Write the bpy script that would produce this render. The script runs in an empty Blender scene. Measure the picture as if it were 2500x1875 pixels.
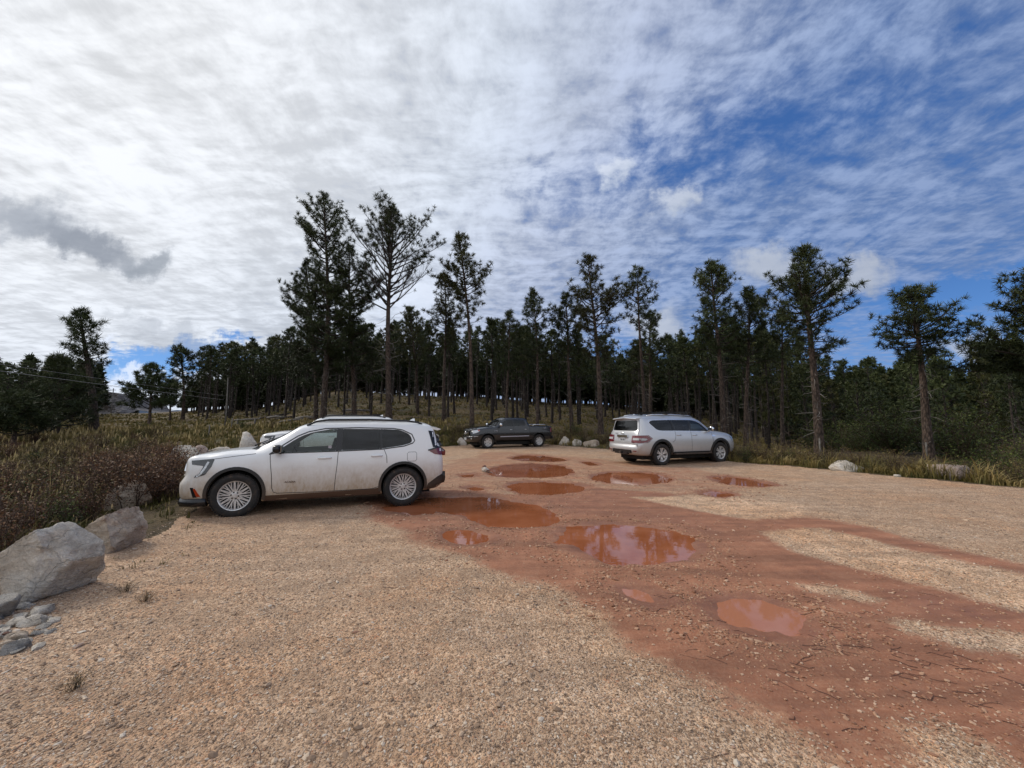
import bpy, math, random
import numpy as np
from mathutils import Vector, Matrix, geometry
from mathutils.bvhtree import BVHTree

random.seed(7)
rng = np.random.default_rng(7)
SC = bpy.context.scene
COL = SC.collection
R = math.radians

# ------------------------------------------------------------------ camera
F = 939.0            # focal length in pixels of the 2500 px wide photograph
H = 1.65             # eye height
P = math.atan(92.5 / F)
cP, sP = math.cos(P), math.sin(P)
cam_d = bpy.data.cameras.new('camera'); cam = bpy.data.objects.new('camera', cam_d); COL.objects.link(cam)
cam_d.sensor_width = 36; cam_d.lens = 36 * F / 2500; cam_d.clip_start = 0.05; cam_d.clip_end = 6000
cam.location = (0, 0, H); cam.rotation_euler = (R(90) + P, 0, 0)
SC.camera = cam
SC.render.resolution_x = 1024; SC.render.resolution_y = 768
SC.view_settings.view_transform = 'Standard'; SC.view_settings.look = 'None'
SC.view_settings.exposure = 0; SC.view_settings.gamma = 1

def ray(px, py):
    x = (px - 1250) / F; y = (937.5 - py) / F
    return (x, cP - y * sP, sP + y * cP)
def at(px, py, z=0.0):
    r = ray(px, py); t = (z - H) / r[2]
    return (r[0] * t, r[1] * t, z)
def z_at(py, Y):
    r = ray(1250, py); return H + Y * r[2] / r[1]
def x_at(px, Y, z=0.0):
    return (px - 1250) / F * (Y * cP + (z - H) * sP)

# ------------------------------------------------------------------ scene tree helpers
def tag(o, label=None, cat=None, group=None, kind=None):
    if label: o['label'] = label
    if cat: o['category'] = cat
    if group: o['group'] = group
    if kind: o['kind'] = kind
    return o
def empty(name, loc=(0, 0, 0), rz=0, label=None, cat=None, group=None):
    o = bpy.data.objects.new(name, None); COL.objects.link(o)
    o.location = loc; o.rotation_euler = (0, 0, rz); o.empty_display_size = .2
    return tag(o, label, cat, group)
KIDS = {}
def link(name, me, mat=None, parent=None, loc=None):
    o = bpy.data.objects.new(name, me); COL.objects.link(o)
    if mat is not None and len(me.materials) == 0:
        for m in (mat if isinstance(mat, (list, tuple)) else [mat]): me.materials.append(m)
    if parent is not None:
        o.parent = parent; KIDS.setdefault(parent.name, []).append(o)
    if loc is not None: o.location = loc
    return o
def copy_tree(o, parent=None):
    c = o.copy(); COL.objects.link(c)
    if parent is not None:
        c.parent = parent; KIDS.setdefault(parent.name, []).append(c)
    for k in list(KIDS.get(o.name, [])): copy_tree(k, c)
    return c

# ------------------------------------------------------------------ numpy noise and mesh
def _h(ix, iy, iz, s):
    n = (ix * 374761393 + iy * 668265263 + iz * 2147483647 + s * 974634777) & 0xffffffff
    n = ((n ^ (n >> 13)) * 1274126177) & 0xffffffff
    return ((n ^ (n >> 16)) & 0xffff) / 65535.0
def vnoise(p, s=0):
    p = np.asarray(p, float)
    if p.shape[1] == 2: p = np.column_stack([p, np.zeros(len(p))])
    i = np.floor(p).astype(np.int64); f = p - i; f = f * f * (3 - 2 * f)
    r = 0
    for dx in (0, 1):
        for dy in (0, 1):
            for dz in (0, 1):
                w = (f[:, 0] if dx else 1 - f[:, 0]) * (f[:, 1] if dy else 1 - f[:, 1]) * (f[:, 2] if dz else 1 - f[:, 2])
                r = r + w * _h(i[:, 0] + dx, i[:, 1] + dy, i[:, 2] + dz, s)
    return r * 2 - 1
def fbm(p, o=4, s=0):
    p = np.asarray(p, float); r = 0; a = .5
    for k in range(o):
        r = r + a * vnoise(p * 2 ** k + k * 17.3, s + k); a *= .5
    return r
def sstep(a, b, x):
    t = np.clip((x - a) / (b - a), 0, 1); return t * t * (3 - 2 * t)
def mesh_np(name, V, faces, smooth=False, attrs=None, mats=None):
    me = bpy.data.meshes.new(name)
    V = np.asarray(V, np.float32); me.vertices.add(len(V)); me.vertices.foreach_set('co', V.ravel())
    if not isinstance(faces, list): faces = [faces]
    faces = [np.asarray(f, np.int32) for f in faces if len(f)]
    li = np.concatenate([f.ravel() for f in faces]); n = sum(len(f) for f in faces)
    ls = []; o = 0
    for f in faces:
        k = f.shape[1]; ls.append(o + np.arange(len(f)) * k); o += f.size
    me.loops.add(len(li)); me.polygons.add(n)
    me.loops.foreach_set('vertex_index', li)
    me.polygons.foreach_set('loop_start', np.concatenate(ls).astype(np.int32))
    if mats is not None: me.polygons.foreach_set('material_index', np.asarray(mats, np.int32))
    me.update(calc_edges=True); me.validate()
    if smooth: me.polygons.foreach_set('use_smooth', np.ones(len(me.polygons), bool))
    else: me.polygons.foreach_set('use_smooth', np.zeros(len(me.polygons), bool))
    for k, a in (attrs or {}).items():
        t = me.attributes.new(k, 'FLOAT', 'POINT'); t.data.foreach_set('value', np.asarray(a, np.float32))
    return me
class Acc:
    """collects vertices and faces for one mesh"""
    def __init__(s): s.v = []; s.q = []; s.t = []; s.n = 0; s.a = []
    def add(s, V, quads=None, tris=None, a=0.0):
        V = np.asarray(V, float)
        if quads is not None and len(quads): s.q.append(np.asarray(quads) + s.n)
        if tris is not None and len(tris): s.t.append(np.asarray(tris) + s.n)
        s.v.append(V); s.a.append(np.full(len(V), a) if np.isscalar(a) else np.asarray(a)); s.n += len(V)
    def tube(s, pts, rad, k=6, a=0.0, cap=False):
        pts = np.asarray(pts, float); n = len(pts)
        rad = np.full(n, rad) if np.isscalar(rad) else np.asarray(rad, float)
        d = np.gradient(pts, axis=0); d /= np.linalg.norm(d, axis=1)[:, None] + 1e-9
        up = np.array([0, 0, 1.0]) if abs(d[:, 2]).mean() < .8 else np.array([1.0, 0, 0])
        b = np.cross(d, up); b /= np.linalg.norm(b, axis=1)[:, None] + 1e-9; c = np.cross(d, b)
        th = np.linspace(0, 2 * math.pi, k, endpoint=False)
        V = pts[:, None] + rad[:, None, None] * (b[:, None] * np.cos(th)[None, :, None] + c[:, None] * np.sin(th)[None, :, None])
        i = np.arange(n - 1)[:, None] * k; j = np.arange(k)[None]; j2 = (j + 1) % k
        Q = np.stack([i + j, i + j2, i + k + j2, i + k + j], -1).reshape(-1, 4)
        V = V.reshape(-1, 3); T = None
        if cap:
            V = np.vstack([V, pts[0], pts[-1]]); m = n * k
            jj = np.arange(k); j3 = (jj + 1) % k
            T = np.vstack([np.column_stack([jj * 0 + m, j3, jj]), np.column_stack([jj * 0 + m + 1, (n - 1) * k + jj, (n - 1) * k + j3])])
        s.add(V, Q, T, a)
    def box(s, c, d, rz=0, a=0.0, rot=None):
        c = np.asarray(c, float); d = np.asarray(d, float) / 2
        V = np.array([(x, y, z) for x in (-1, 1) for y in (-1, 1) for z in (-1, 1)]) * d
        if rot is not None: V = V @ np.array(rot).T
        if rz:
            co, si = math.cos(rz), math.sin(rz); V = V @ np.array([[co, si, 0], [-si, co, 0], [0, 0, 1]])
        Q = [(0, 1, 3, 2), (4, 6, 7, 5), (0, 4, 5, 1), (2, 3, 7, 6), (0, 2, 6, 4), (1, 5, 7, 3)]
        s.add(V + c, Q, None, a)
    def mesh(s, name, smooth=False):
        V = np.vstack(s.v); fs = []
        if s.q: fs.append(np.vstack(s.q))
        if s.t: fs.append(np.vstack(s.t))
        return mesh_np(name, V, fs, smooth, {'tone': np.concatenate(s.a)})

# ------------------------------------------------------------------ node helper
class NT:
    def __init__(s, tree): s.t = tree; s.n = tree.nodes; s.l = tree.links
    def new(s, kind, ins=None, **kw):
        n = s.n.new(kind)
        for k, v in kw.items(): setattr(n, k, v)
        for k, v in (ins or {}).items(): s.put(n.inputs[k], v)
        return n
    def put(s, sock, v):
        if isinstance(v, bpy.types.NodeSocket): s.l.new(v, sock)
        else:
            if sock.type == 'RGBA' and len(v) == 3: v = (*v, 1)
            sock.default_value = v
    def m(s, op, a, b=None, c=None, clamp=False):
        n = s.n.new('ShaderNodeMath'); n.operation = op; n.use_clamp = clamp
        s.put(n.inputs[0], a)
        if b is not None: s.put(n.inputs[1], b)
        if c is not None: s.put(n.inputs[2], c)
        return n.outputs[0]
    def vm(s, op, a, b=None, out=0):
        n = s.n.new('ShaderNodeVectorMath'); n.operation = op; s.put(n.inputs[0], a)
        if b is not None:
            if op == 'SCALE': s.put(n.inputs[3], b)
            else: s.put(n.inputs[1], b)
        return n.outputs[out]
    def mix(s, f, a, b, mode='MIX'):
        n = s.n.new('ShaderNodeMix'); n.data_type = 'RGBA'; n.blend_type = mode
        s.put(n.inputs[0], f); s.put(n.inputs[6], a); s.put(n.inputs[7], b); return n.outputs[2]
    def rng(s, v, a, b, c=0.0, d=1.0, smooth=True):
        n = s.n.new('ShaderNodeMapRange'); n.interpolation_type = 'SMOOTHSTEP' if smooth else 'LINEAR'
        for i, x in enumerate((v, a, b, c, d)): s.put(n.inputs[i], x)
        return n.outputs[0]
    def noise(s, vec, scale, detail=3.0, rough=.55, dist=0.0, col=False, lac=2.0):
        n = s.n.new('ShaderNodeTexNoise'); s.put(n.inputs['Vector'], vec); n.inputs['Scale'].default_value = scale
        n.inputs['Detail'].default_value = detail; n.inputs['Roughness'].default_value = rough
        n.inputs['Distortion'].default_value = dist; n.inputs['Lacunarity'].default_value = lac
        return n.outputs['Color' if col else 'Fac']
    def vor(s, vec, scale, feature='F1', out='Distance', rand=1.0):
        n = s.n.new('ShaderNodeTexVoronoi'); n.feature = feature; s.put(n.inputs['Vector'], vec)
        n.inputs['Scale'].default_value = scale; n.inputs['Randomness'].default_value = rand
        return n.outputs[out] if out else n
    def ramp(s, f, stops, mode='LINEAR'):
        n = s.n.new('ShaderNodeValToRGB'); n.color_ramp.interpolation = mode; e = n.color_ramp.elements
        while len(e) < len(stops): e.new(.5)
        for el, (p, c) in zip(e, stops): el.position = p; el.color = (*c, 1) if len(c) == 3 else c
        s.put(n.inputs[0], f); return n.outputs[0]
    def bump(s, h, strength=1.0, dist=.01, nrm=None):
        n = s.n.new('ShaderNodeBump'); s.put(n.inputs['Strength'], strength); n.inputs['Distance'].default_value = dist
        s.put(n.inputs['Height'], h)
        if nrm is not None: s.put(n.inputs['Normal'], nrm)
        return n.outputs[0]
    def attr(s, name):
        n = s.n.new('ShaderNodeAttribute'); n.attribute_name = name; return n.outputs['Fac']
def material(name, base=(.5, .5, .5), rough=.6, **kw):
    m = bpy.data.materials.new(name); m.use_nodes = True
    t = NT(m.node_tree); b = m.node_tree.nodes['Principled BSDF']
    t.put(b.inputs['Base Color'], base); t.put(b.inputs['Roughness'], rough)
    for k, v in kw.items(): t.put(b.inputs[k.replace('_', ' ')], v)
    m['x'] = 1
    return m, t, b
def simple(name, base, rough=.6, var=.25, scale=8, **kw):
    m, t, b = material(name, base, rough, **kw)
    p = t.new('ShaderNodeTexCoord').outputs['Object']
    n = t.noise(p, scale, 4, .6)
    f = t.rng(n, .3, .7, 1 - var, 1 + var * .6, False)
    t.put(b.inputs['Base Color'], t.vm('SCALE', base, f)); 
    return m

# ------------------------------------------------------------------ world
SUN_AZ, SUN_EL = -68.0, 40.0       # azimuth from +Y towards +X, elevation
sd = Vector((math.sin(R(SUN_AZ)) * math.cos(R(SUN_EL)), math.cos(R(SUN_AZ)) * math.cos(R(SUN_EL)), math.sin(R(SUN_EL))))
w = bpy.data.worlds.new('World'); SC.world = w; w.use_nodes = True
t = NT(w.node_tree); bg = w.node_tree.nodes['Background']; bg.inputs['Strength'].default_value = .1
sky = t.new('ShaderNodeTexSky', sky_type='NISHITA', sun_disc=False)
sky.sun_elevation = R(SUN_EL); sky.sun_rotation = R(SUN_AZ); sky.air_density = 1.1; sky.dust_density = .6; sky.ozone_density = 3.0
D = t.new('ShaderNodeTexCoord').outputs['Generated']
sep = t.new('ShaderNodeSeparateXYZ', {0: D}); dx, dy, dz = sep.outputs
zz = t.m('ADD', t.m('MAXIMUM', dz, 0.0), .10)
pl = t.new('ShaderNodeCombineXYZ', {0: t.m('DIVIDE', dx, zz), 1: t.m('DIVIDE', dy, zz), 2: 0.0}).outputs[0]
yy = t.m('MAXIMUM', dy, .08)
uv = t.new('ShaderNodeCombineXYZ', {0: t.m('DIVIDE', dx, yy), 1: t.m('DIVIDE', dz, yy), 2: 0.0}).outputs[0]
wob = t.vm('SCALE', t.vm('SUBTRACT', t.noise(uv, 5.0, 6, .62, col=True), (.5, .5, .5)), .34)
uvw = t.vm('ADD', uv, wob)
def duv(px, py):
    r = ray(px, py); return r[0] / r[1], r[2] / r[1]
def blob(px, py, rx, ry, rot=0, lo=1.0, hi=.2, vec=None):
    u, v = duv(px, py)
    mp = t.new('ShaderNodeMapping', {0: vec or uvw, 1: (u, v, 0), 2: (0, 0, R(rot)), 3: (rx / F, ry / F, 1)}, vector_type='TEXTURE')
    return t.rng(t.vm('LENGTH', mp.outputs[0], out=1), lo, hi)
sunf = t.vm('DOT_PRODUCT', D, tuple(sd), out=1)
near = t.rng(sunf, -.35, .95, 0, 1, False)
near = t.m('MAXIMUM', near, t.rng(dy, .05, -.5, 0, .90))      # unseen sky behind the viewer brightened, added fill for camera-facing surfaces
# altocumulus sheet: bands running away from the viewer, broken into small puffs
strx = t.new('ShaderNodeMapping', {0: pl, 2: (0, 0, R(-14)), 3: (1.0, .42, 1)}).outputs[0]
n_big = t.noise(strx, .75, 3, .5, .1)
n_band = t.noise(strx, 2.1, 4, .55, .15)
pw = t.vm('ADD', pl, t.vm('SCALE', t.noise(pl, 2.2, 2, .5, col=True), .16))
n_puff = t.noise(t.vm('MULTIPLY', pw, (1.0, .85, 1)), 12.5, 5, .64)
n_rip = t.noise(t.new('ShaderNodeMapping', {0: pw, 2: (0, 0, R(25)), 3: (.45, 1.5, 1)}).outputs[0], 9.0, 3, .6)
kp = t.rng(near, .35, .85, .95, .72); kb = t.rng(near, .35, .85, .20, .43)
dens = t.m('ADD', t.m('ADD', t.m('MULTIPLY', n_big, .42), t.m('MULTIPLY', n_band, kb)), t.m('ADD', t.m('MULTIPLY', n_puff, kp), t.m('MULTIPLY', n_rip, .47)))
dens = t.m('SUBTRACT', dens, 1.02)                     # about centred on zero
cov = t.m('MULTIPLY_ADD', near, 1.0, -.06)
for (px, py, rx, ry, rot, k) in [(1850, 320, 720, 190, 12, -.50), (1560, 420, 230, 110, 5, -.13), (2300, 120, 330, 160, 20, -.14), (1320, 480, 190, 110, 0, -.2),
                                 (1550, 130, 120, 80, 30, -.10), (2330, 700, 420, 70, 8, -.85), (2200, 800, 300, 60, 0, -.30), (480, 868, 330, 52, -3, -1.9),
                                 (560, 812, 140, 24, 10, -1.0), (290, 905, 150, 45, 0, -1.5), (1560, 880, 200, 120, 0, -.5),
                                 (1420, 290, 180, 130, 0, .14), (1500, 380, 60, 70, 0, .22), (2250, 520, 500, 120, 10, .10)]:
    cov = t.m('ADD', cov, t.m('MULTIPLY', blob(px, py, rx, ry, rot, 1.15, 0), k))
a = t.rng(t.m('ADD', t.m('MULTIPLY', dens, 1.9), cov), -.52, .62)
a = t.m('MULTIPLY', a, .97)
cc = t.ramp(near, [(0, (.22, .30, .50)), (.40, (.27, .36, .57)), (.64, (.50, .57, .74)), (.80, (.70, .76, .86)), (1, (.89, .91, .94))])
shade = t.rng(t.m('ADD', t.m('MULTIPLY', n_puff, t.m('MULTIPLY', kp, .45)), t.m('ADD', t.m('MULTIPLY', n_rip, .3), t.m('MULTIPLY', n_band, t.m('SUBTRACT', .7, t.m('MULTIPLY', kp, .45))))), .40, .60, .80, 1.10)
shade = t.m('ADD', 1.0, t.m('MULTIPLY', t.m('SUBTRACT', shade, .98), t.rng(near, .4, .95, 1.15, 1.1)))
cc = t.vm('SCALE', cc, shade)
skyc = t.vm('MULTIPLY', sky.outputs[0], (.60, .86, 1.15))
blue = t.mix(.72, t.vm('SCALE', skyc, .10), t.ramp(t.m('MULTIPLY', dz, 1.6), [(0, (.30, .50, .86)), (.16, (.13, .32, .78)), (.45, (.055, .165, .47)), (1, (.045, .13, .39))]))
out = t.mix(a, blue, cc)
# low cumulus: white heads with grey undersides, and the dark cloud on the left
for (px, py, rx, ry, rot) in [(2085, 640, 120, 62, -8), (1880, 670, 110, 60, 10), (1640, 480, 60, 55, 60), (1510, 395, 50, 60, 60), (330, 905, 70, 26, 8), (255, 935, 80, 26, 0),
                              (1030, 740, 110, 90, 0), (1600, 790, 120, 70, 0), (2400, 830, 140, 40, 0), (220, 820, 60, 18, 0)]:
    f = blob(px, py, rx, ry, rot, 1.05, .35)
    g = blob(px + rx * .25, py + ry * .55, rx * .9, ry * .6, rot, 1.2, .1)
    k = t.rng(near, .2, .9, .55, .95)
    c = t.mix(t.m('MULTIPLY', g, .42), t.vm('SCALE', (.88, .96, 1.12), k), t.vm('SCALE', (.50, .60, .78), k))
    out = t.mix(t.m('MULTIPLY', f, .8), out, c)
for (px, py, rx, ry, rot, k, c) in [(420, 820, 190, 44, -12, .55, (.42, .46, .53)), (640, 770, 120, 60, -30, .45, (.45, .49, .56)), (640, 655, 110, 90, 0, .3, (.5, .54, .6)),
                                    (60, 540, 200, 84, -8, .80, (.36, .40, .47)), (215, 598, 190, 58, -16, .85, (.27, .305, .37)), (355, 618, 72, 46, 0, .78, (.30, .34, .40)),
                                    (300, 745, 70, 30, -10, .4, (.45, .49, .55)), (700, 790, 60, 40, 0, .4, (.45, .49, .55))]:
    f = blob(px, py, rx, ry, rot, 1.12, .25)
    out = t.mix(t.m('MULTIPLY', f, k), out, c)
out = t.mix(t.rng(dz, -.02, .0), (.10, .09, .07), out)
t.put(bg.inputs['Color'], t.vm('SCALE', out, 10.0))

sl = bpy.data.lights.new('sun', 'SUN'); so = bpy.data.objects.new('sun', sl); COL.objects.link(so)
sl.energy = 2.0; sl.angle = R(10); sl.color = (1, .92, .80)
w.cycles.sampling_method = 'MANUAL'; w.cycles.sample_map_resolution = 512
SC.cycles.max_bounces = 6; SC.cycles.diffuse_bounces = 3; SC.cycles.glossy_bounces = 4; SC.cycles.transmission_bounces = 5; SC.cycles.transparent_max_bounces = 8
SC.cycles.adaptive_threshold = .02; SC.cycles.caustics_reflective = False; SC.cycles.caustics_refractive = False
so.rotation_euler = sd.to_track_quat('Z', 'Y').to_euler()

# ------------------------------------------------------------------ terrain
def W(pts): return np.array([at(*p)[:2] for p in pts])
LOT = np.vstack([[(-5.7, 2.9), (-5.25, 4.0), (-5.2, 5.0), (-5.15, 5.7), (-5.5, 6.6), (-5.75, 6.9), (-6.9, 8.7), (-8.3, 11.5), (-11.0, 15.0), (-10.6, 18.5), (-8.5, 22.5), (-4, 26.0)],
                 W([(1150, 1086), (1330, 1086), (1480, 1098), (1640, 1114), (1800, 1131), (1930, 1141), (2050, 1152), (2180, 1164), (2300, 1176), (2500, 1194)]),
                 [(18, 5.2), (26, -3), (26, -22), (-12, -22), (-9, -7), (-7, -1), (-6.4, 1.6)]])
def psd(Pt, poly):
    """signed distance, negative inside"""
    x, y = Pt[:, 0], Pt[:, 1]; d = np.full(len(Pt), 1e9); ins = np.zeros(len(Pt), bool); n = len(poly)
    for i in range(n):
        ax, ay = poly[i]; bx, by = poly[(i + 1) % n]; ex, ey = bx - ax, by - ay
        tt = np.clip(((x - ax) * ex + (y - ay) * ey) / (ex * ex + ey * ey + 1e-12), 0, 1)
        d = np.minimum(d, np.hypot(x - ax - tt * ex, y - ay - tt * ey))
        if ay != by:
            c = ((ay > y) != (by > y)) & (x < ex * (y - ay) / ey + ax); ins ^= c
    return np.where(ins, -d, d)
TY = np.array([0, 12, 18, 24, 30, 40, 55, 75, 110, 180, 400, 1500, 4000])
TU = np.array([-1.33, -1.0, -.7, -.45, -.15, .15, .45, .75, 1.05, 1.33])
TZ = np.array([[-.3, -.3, -.1, .3, .8, 1.1, 1.6, 2.2, 3.2, 4, 5, 5, 5], [-.3, -.3, -.1, .4, .8, 1.2, 1.8, 2.6, 3.9, 5.5, 6, 6, 6], [-.3, -.2, 0, .5, .9, 1.5, 2.3, 3.6, 5.5, 7, 8, 8, 8],
               [0, 0, .2, .6, 1.3, 2.3, 4.5, 7.5, 9, 9, 9, 9, 9], [0, 0, 0, .4, 1.2, 2.2, 4, 6.2, 9, 10, 10, 10, 10], [0, 0, 0, .2, .9, 1.8, 3, 4.8, 7, 9, 10, 10, 10],
               [0, 0, 0, .3, .6, .8, 1.2, 2.5, 5, 8, 10, 10, 10], [0, -.2, -.1, -.2, -1, -2, -2.5, -1, 3, 9, 14, 14, 14], [0, -.5, -.4, -.3, -2, -4, -4, 0, 5.5, 11, 16, 16, 16],
               [-.3, -1, -1.5, -2, -4, -5, -3, 0, 7, 14, 18, 18, 18]])
def table(Pt):
    r = np.hypot(Pt[:, 0], Pt[:, 1]); Y = np.maximum(Pt[:, 1], .6 * r)
    u = np.clip(Pt[:, 0] / np.maximum(Pt[:, 1], .001 + .1 * r), TU[0], TU[-1])
    yi = np.clip(np.searchsorted(TY, Y) - 1, 0, len(TY) - 2); fy = np.clip((Y - TY[yi]) / (TY[yi + 1] - TY[yi]), 0, 1)
    ui = np.clip(np.searchsorted(TU, u) - 1, 0, len(TU) - 2); fu = (u - TU[ui]) / (TU[ui + 1] - TU[ui]); fu = fu * fu * (3 - 2 * fu)
    a = TZ[ui, yi] * (1 - fy) + TZ[ui, yi + 1] * fy; b = TZ[ui + 1, yi] * (1 - fy) + TZ[ui + 1, yi + 1] * fy
    return a * (1 - fu) + b * fu

PUD = {
 'round_front': [(1727, 1485), (1745, 1465), (1780, 1458), (1840, 1458), (1900, 1475), (1950, 1500), (1975, 1530), (1968, 1545), (1930, 1552), (1870, 1550), (1800, 1535), (1750, 1510)],
 'big_mid': [(1355, 1300), (1380, 1283), (1450, 1278), (1560, 1280), (1640, 1296), (1690, 1320), (1712, 1345), (1700, 1360), (1640, 1372), (1560, 1377), (1480, 1372), (1420, 1355), (1375, 1330)],
 'wheel': [(928, 1236), (960, 1225), (1035, 1215), (1130, 1212), (1200, 1212), (1270, 1225), (1330, 1240), (1353, 1262), (1340, 1282), (1250, 1286), (1195, 1284), (1140, 1265), (1100, 1250), (1065, 1243), (1045, 1250), (1000, 1256), (960, 1252)],
 'small_left': [(1083, 1300), (1110, 1295), (1150, 1295), (1190, 1305), (1195, 1318), (1165, 1327), (1130, 1325), (1095, 1313)],
 'truck_front': [(1190, 1148), (1230, 1135), (1300, 1130), (1370, 1135), (1400, 1150), (1390, 1160), (1330, 1166), (1250, 1165), (1195, 1160)],
 'truck_back': [(1243, 1118), (1275, 1111), (1320, 1112), (1370, 1119), (1390, 1124), (1350, 1127), (1290, 1126), (1255, 1122)],
 'third_row': [(1230, 1185), (1260, 1177), (1330, 1175), (1400, 1180), (1430, 1190), (1410, 1200), (1340, 1207), (1270, 1205), (1240, 1197)],
 'silver': [(1447, 1160), (1480, 1153), (1560, 1152), (1610, 1157), (1638, 1168), (1620, 1178), (1560, 1183), (1490, 1180), (1455, 1172)],
 'far_right': [(1738, 1165), (1775, 1163), (1820, 1168), (1870, 1178), (1898, 1187), (1860, 1188), (1790, 1183), (1750, 1173)],
 'shallow': [(1495, 1428), (1550, 1425), (1600, 1445), (1632, 1472), (1600, 1480), (1545, 1465)],
 'sliver': [(1717, 1203), (1740, 1198), (1780, 1203), (1800, 1208), (1760, 1213), (1730, 1209)],
 'tiny_a': [(1418, 1127), (1440, 1127), (1466, 1135), (1440, 1136)],
 'tiny_b': [(1120, 1159), (1160, 1157), (1157, 1164), (1130, 1164)],
 'tiny_c': [(1135, 1190), (1160, 1188), (1188, 1193), (1160, 1197)],
}
PUDW = {k: W(v) for k, v in PUD.items()}
WATER_Z = -.015
def ground_z(Pt, lot_sd=None, fine=True):
    Pt = np.asarray(Pt, float)
    if lot_sd is None: lot_sd = psd(Pt, LOT)
    z = table(Pt) * sstep(0, 5, lot_sd)
    z = z + fbm(Pt * .35, 3, 3) * .35 * sstep(.5, 8, lot_sd) + fbm(Pt * 1.6, 2, 9) * .08 * sstep(0, 2, lot_sd)
    if fine:
        ins = lot_sd < .5; q = Pt[ins]
        zi = fbm(q * 1.2, 3, 5) * .010 + fbm(q * 7, 3, 6) * .011 + .006
        zi = np.where(lot_sd[ins] > -.4, zi + .03 * sstep(-.4, -.1, lot_sd[ins]), zi)
        e = fbm(q * 2.4, 5, 21) * .26
        for k, pl_ in PUDW.items():
            s_ = psd(q, pl_) + e * (.25 if 'tiny' in k or k == 'sliver' else .7 if k == 'shallow' else 1)
            dep = .05 if k == 'shallow' else .07
            zi = zi * (1 - .6 * sstep(.3, 0, s_)) - dep * sstep(.14, -.30, s_) + .012 * np.exp(-((s_ - .3) / .15) ** 2)
        z[ins] += zi
    return z
def gz(x, y): return float(ground_z(np.array([[x, y]]), fine=False)[0])

rr = [0.02, .2, .5]
while rr[-1] < 45: rr.append(rr[-1] * 1.0125 + .0)
while rr[-1] < 4500: rr.append(rr[-1] * 1.055)
rr = np.array(rr)
th = np.concatenate([np.arange(-68, 68, .19), np.arange(68, 292, 2.0)]); th = np.radians(th)
nr, na = len(rr), len(th)
GX = (rr[:, None] * np.sin(th)[None]).ravel(); GY = (rr[:, None] * np.cos(th)[None]).ravel()
GP = np.column_stack([GX, GY]); lsd = psd(GP, LOT) + fbm(GP * 1.1, 3, 77) * .45
Z = ground_z(GP, lsd)
i = np.arange(nr - 1)[:, None] * na; j = np.arange(na)[None]; j2 = (j + 1) % na
Q = np.stack([i + j, i + j2, i + na + j2, i + na + j], -1).reshape(-1, 4)
MUD = [(860, 1215), (900, 1262), (960, 1292), (1010, 1318), (1100, 1352), (1230, 1387), (1330, 1430), (1420, 1490), (1530, 1560), (1650, 1630), (1780, 1710), (1900, 1765), (2060, 1845), (2130, 1900), (2700, 2200), (3300, 1700),
       (2700, 1430), (2500, 1392), (2300, 1342), (2150, 1300), (2000, 1262), (1880, 1240), (1750, 1215), (1620, 1200), (1500, 1195), (1380, 1190), (1250, 1205), (1080, 1195)]
TAN = [[(1535, 1214), (1650, 1209), (1800, 1216), (1950, 1235), (1970, 1262), (1850, 1272), (1740, 1257), (1620, 1232)],
       [(1870, 1302), (2000, 1290), (2150, 1328), (2300, 1366), (2500, 1410), (2750, 1450), (2750, 1560), (2400, 1475), (2200, 1428), (2050, 1388), (1920, 1348)],
       [(1885, 1412), (2000, 1418), (2120, 1440), (2210, 1475), (2130, 1485), (2050, 1465), (1960, 1450)],
       [(2310, 1545), (2400, 1535), (2560, 1560), (2700, 1640), (2420, 1600), (2330, 1575)],
       [(2190, 1775), (2300, 1765), (2450, 1830), (2560, 1940), (2300, 1960), (2230, 1850)],
       [(2195, 1524), (2230, 1526), (2255, 1536), (2225, 1535)]]
MID = [(940, 1190), (1040, 1140), (1180, 1104), (1250, 1102), (1480, 1120), (1700, 1142), (1930, 1185), (1800, 1216), (1500, 1210), (1100, 1215)]
inl = lsd < .3; q = GP[inl]
e1 = fbm(q * .9, 5, 40) * .5
m = sstep(.5, -.5, psd(q, W(MUD)) + e1 * .7)
pale = np.zeros(len(q))
for tp in TAN: pale = np.maximum(pale, sstep(.2, -.3, psd(q, W(tp)) + e1 * .6)); m *= 1 - .95 * sstep(.30, -.34, psd(q, W(tp)) + e1 * .6)
m = np.maximum(m, .52 * sstep(.5, -.7, psd(q, W(MID)) + e1 * 1.6))
wet = np.zeros(len(q)); pd = np.full(len(q), 9.0)
for k, pl_ in PUDW.items():
    s_ = psd(q, pl_) + e1 * .35; pd = np.minimum(pd, s_)
m = np.maximum(m, .85 * sstep(.35, .02, pd))
wet = np.maximum(wet, sstep(.25, 0, pd))
wet = np.maximum(wet, .85 * sstep(.1, -.2, psd(q, W([(2130, 1470), (2230, 1440), (2400, 1480), (2480, 1530), (2380, 1520), (2250, 1500)])) + e1 * .3))
wet = np.maximum(wet, .45 * m * sstep(-.1, .3, fbm(q * .8, 4, 55)))
chunk = np.clip(sstep(.55, .1, pd) * sstep(-.05, .1, pd), 0, 1)
A_m = np.zeros(len(GP)); A_w = np.zeros(len(GP)); A_c = np.zeros(len(GP)); A_m[inl] = m; A_w[inl] = wet; A_c[inl] = chunk; A_p = np.zeros(len(GP)); A_p[inl] = pale
fsd = lsd[Q].mean(1)
GV = np.column_stack([GX, GY, Z])
def submesh(name, mask, attrs):
    f = Q[mask]; used = np.unique(f); mp = np.full(len(GV), -1); mp[used] = np.arange(len(used))
    return mesh_np(name, GV[used], mp[f], True, {k: v[used] for k, v in attrs.items()})

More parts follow.
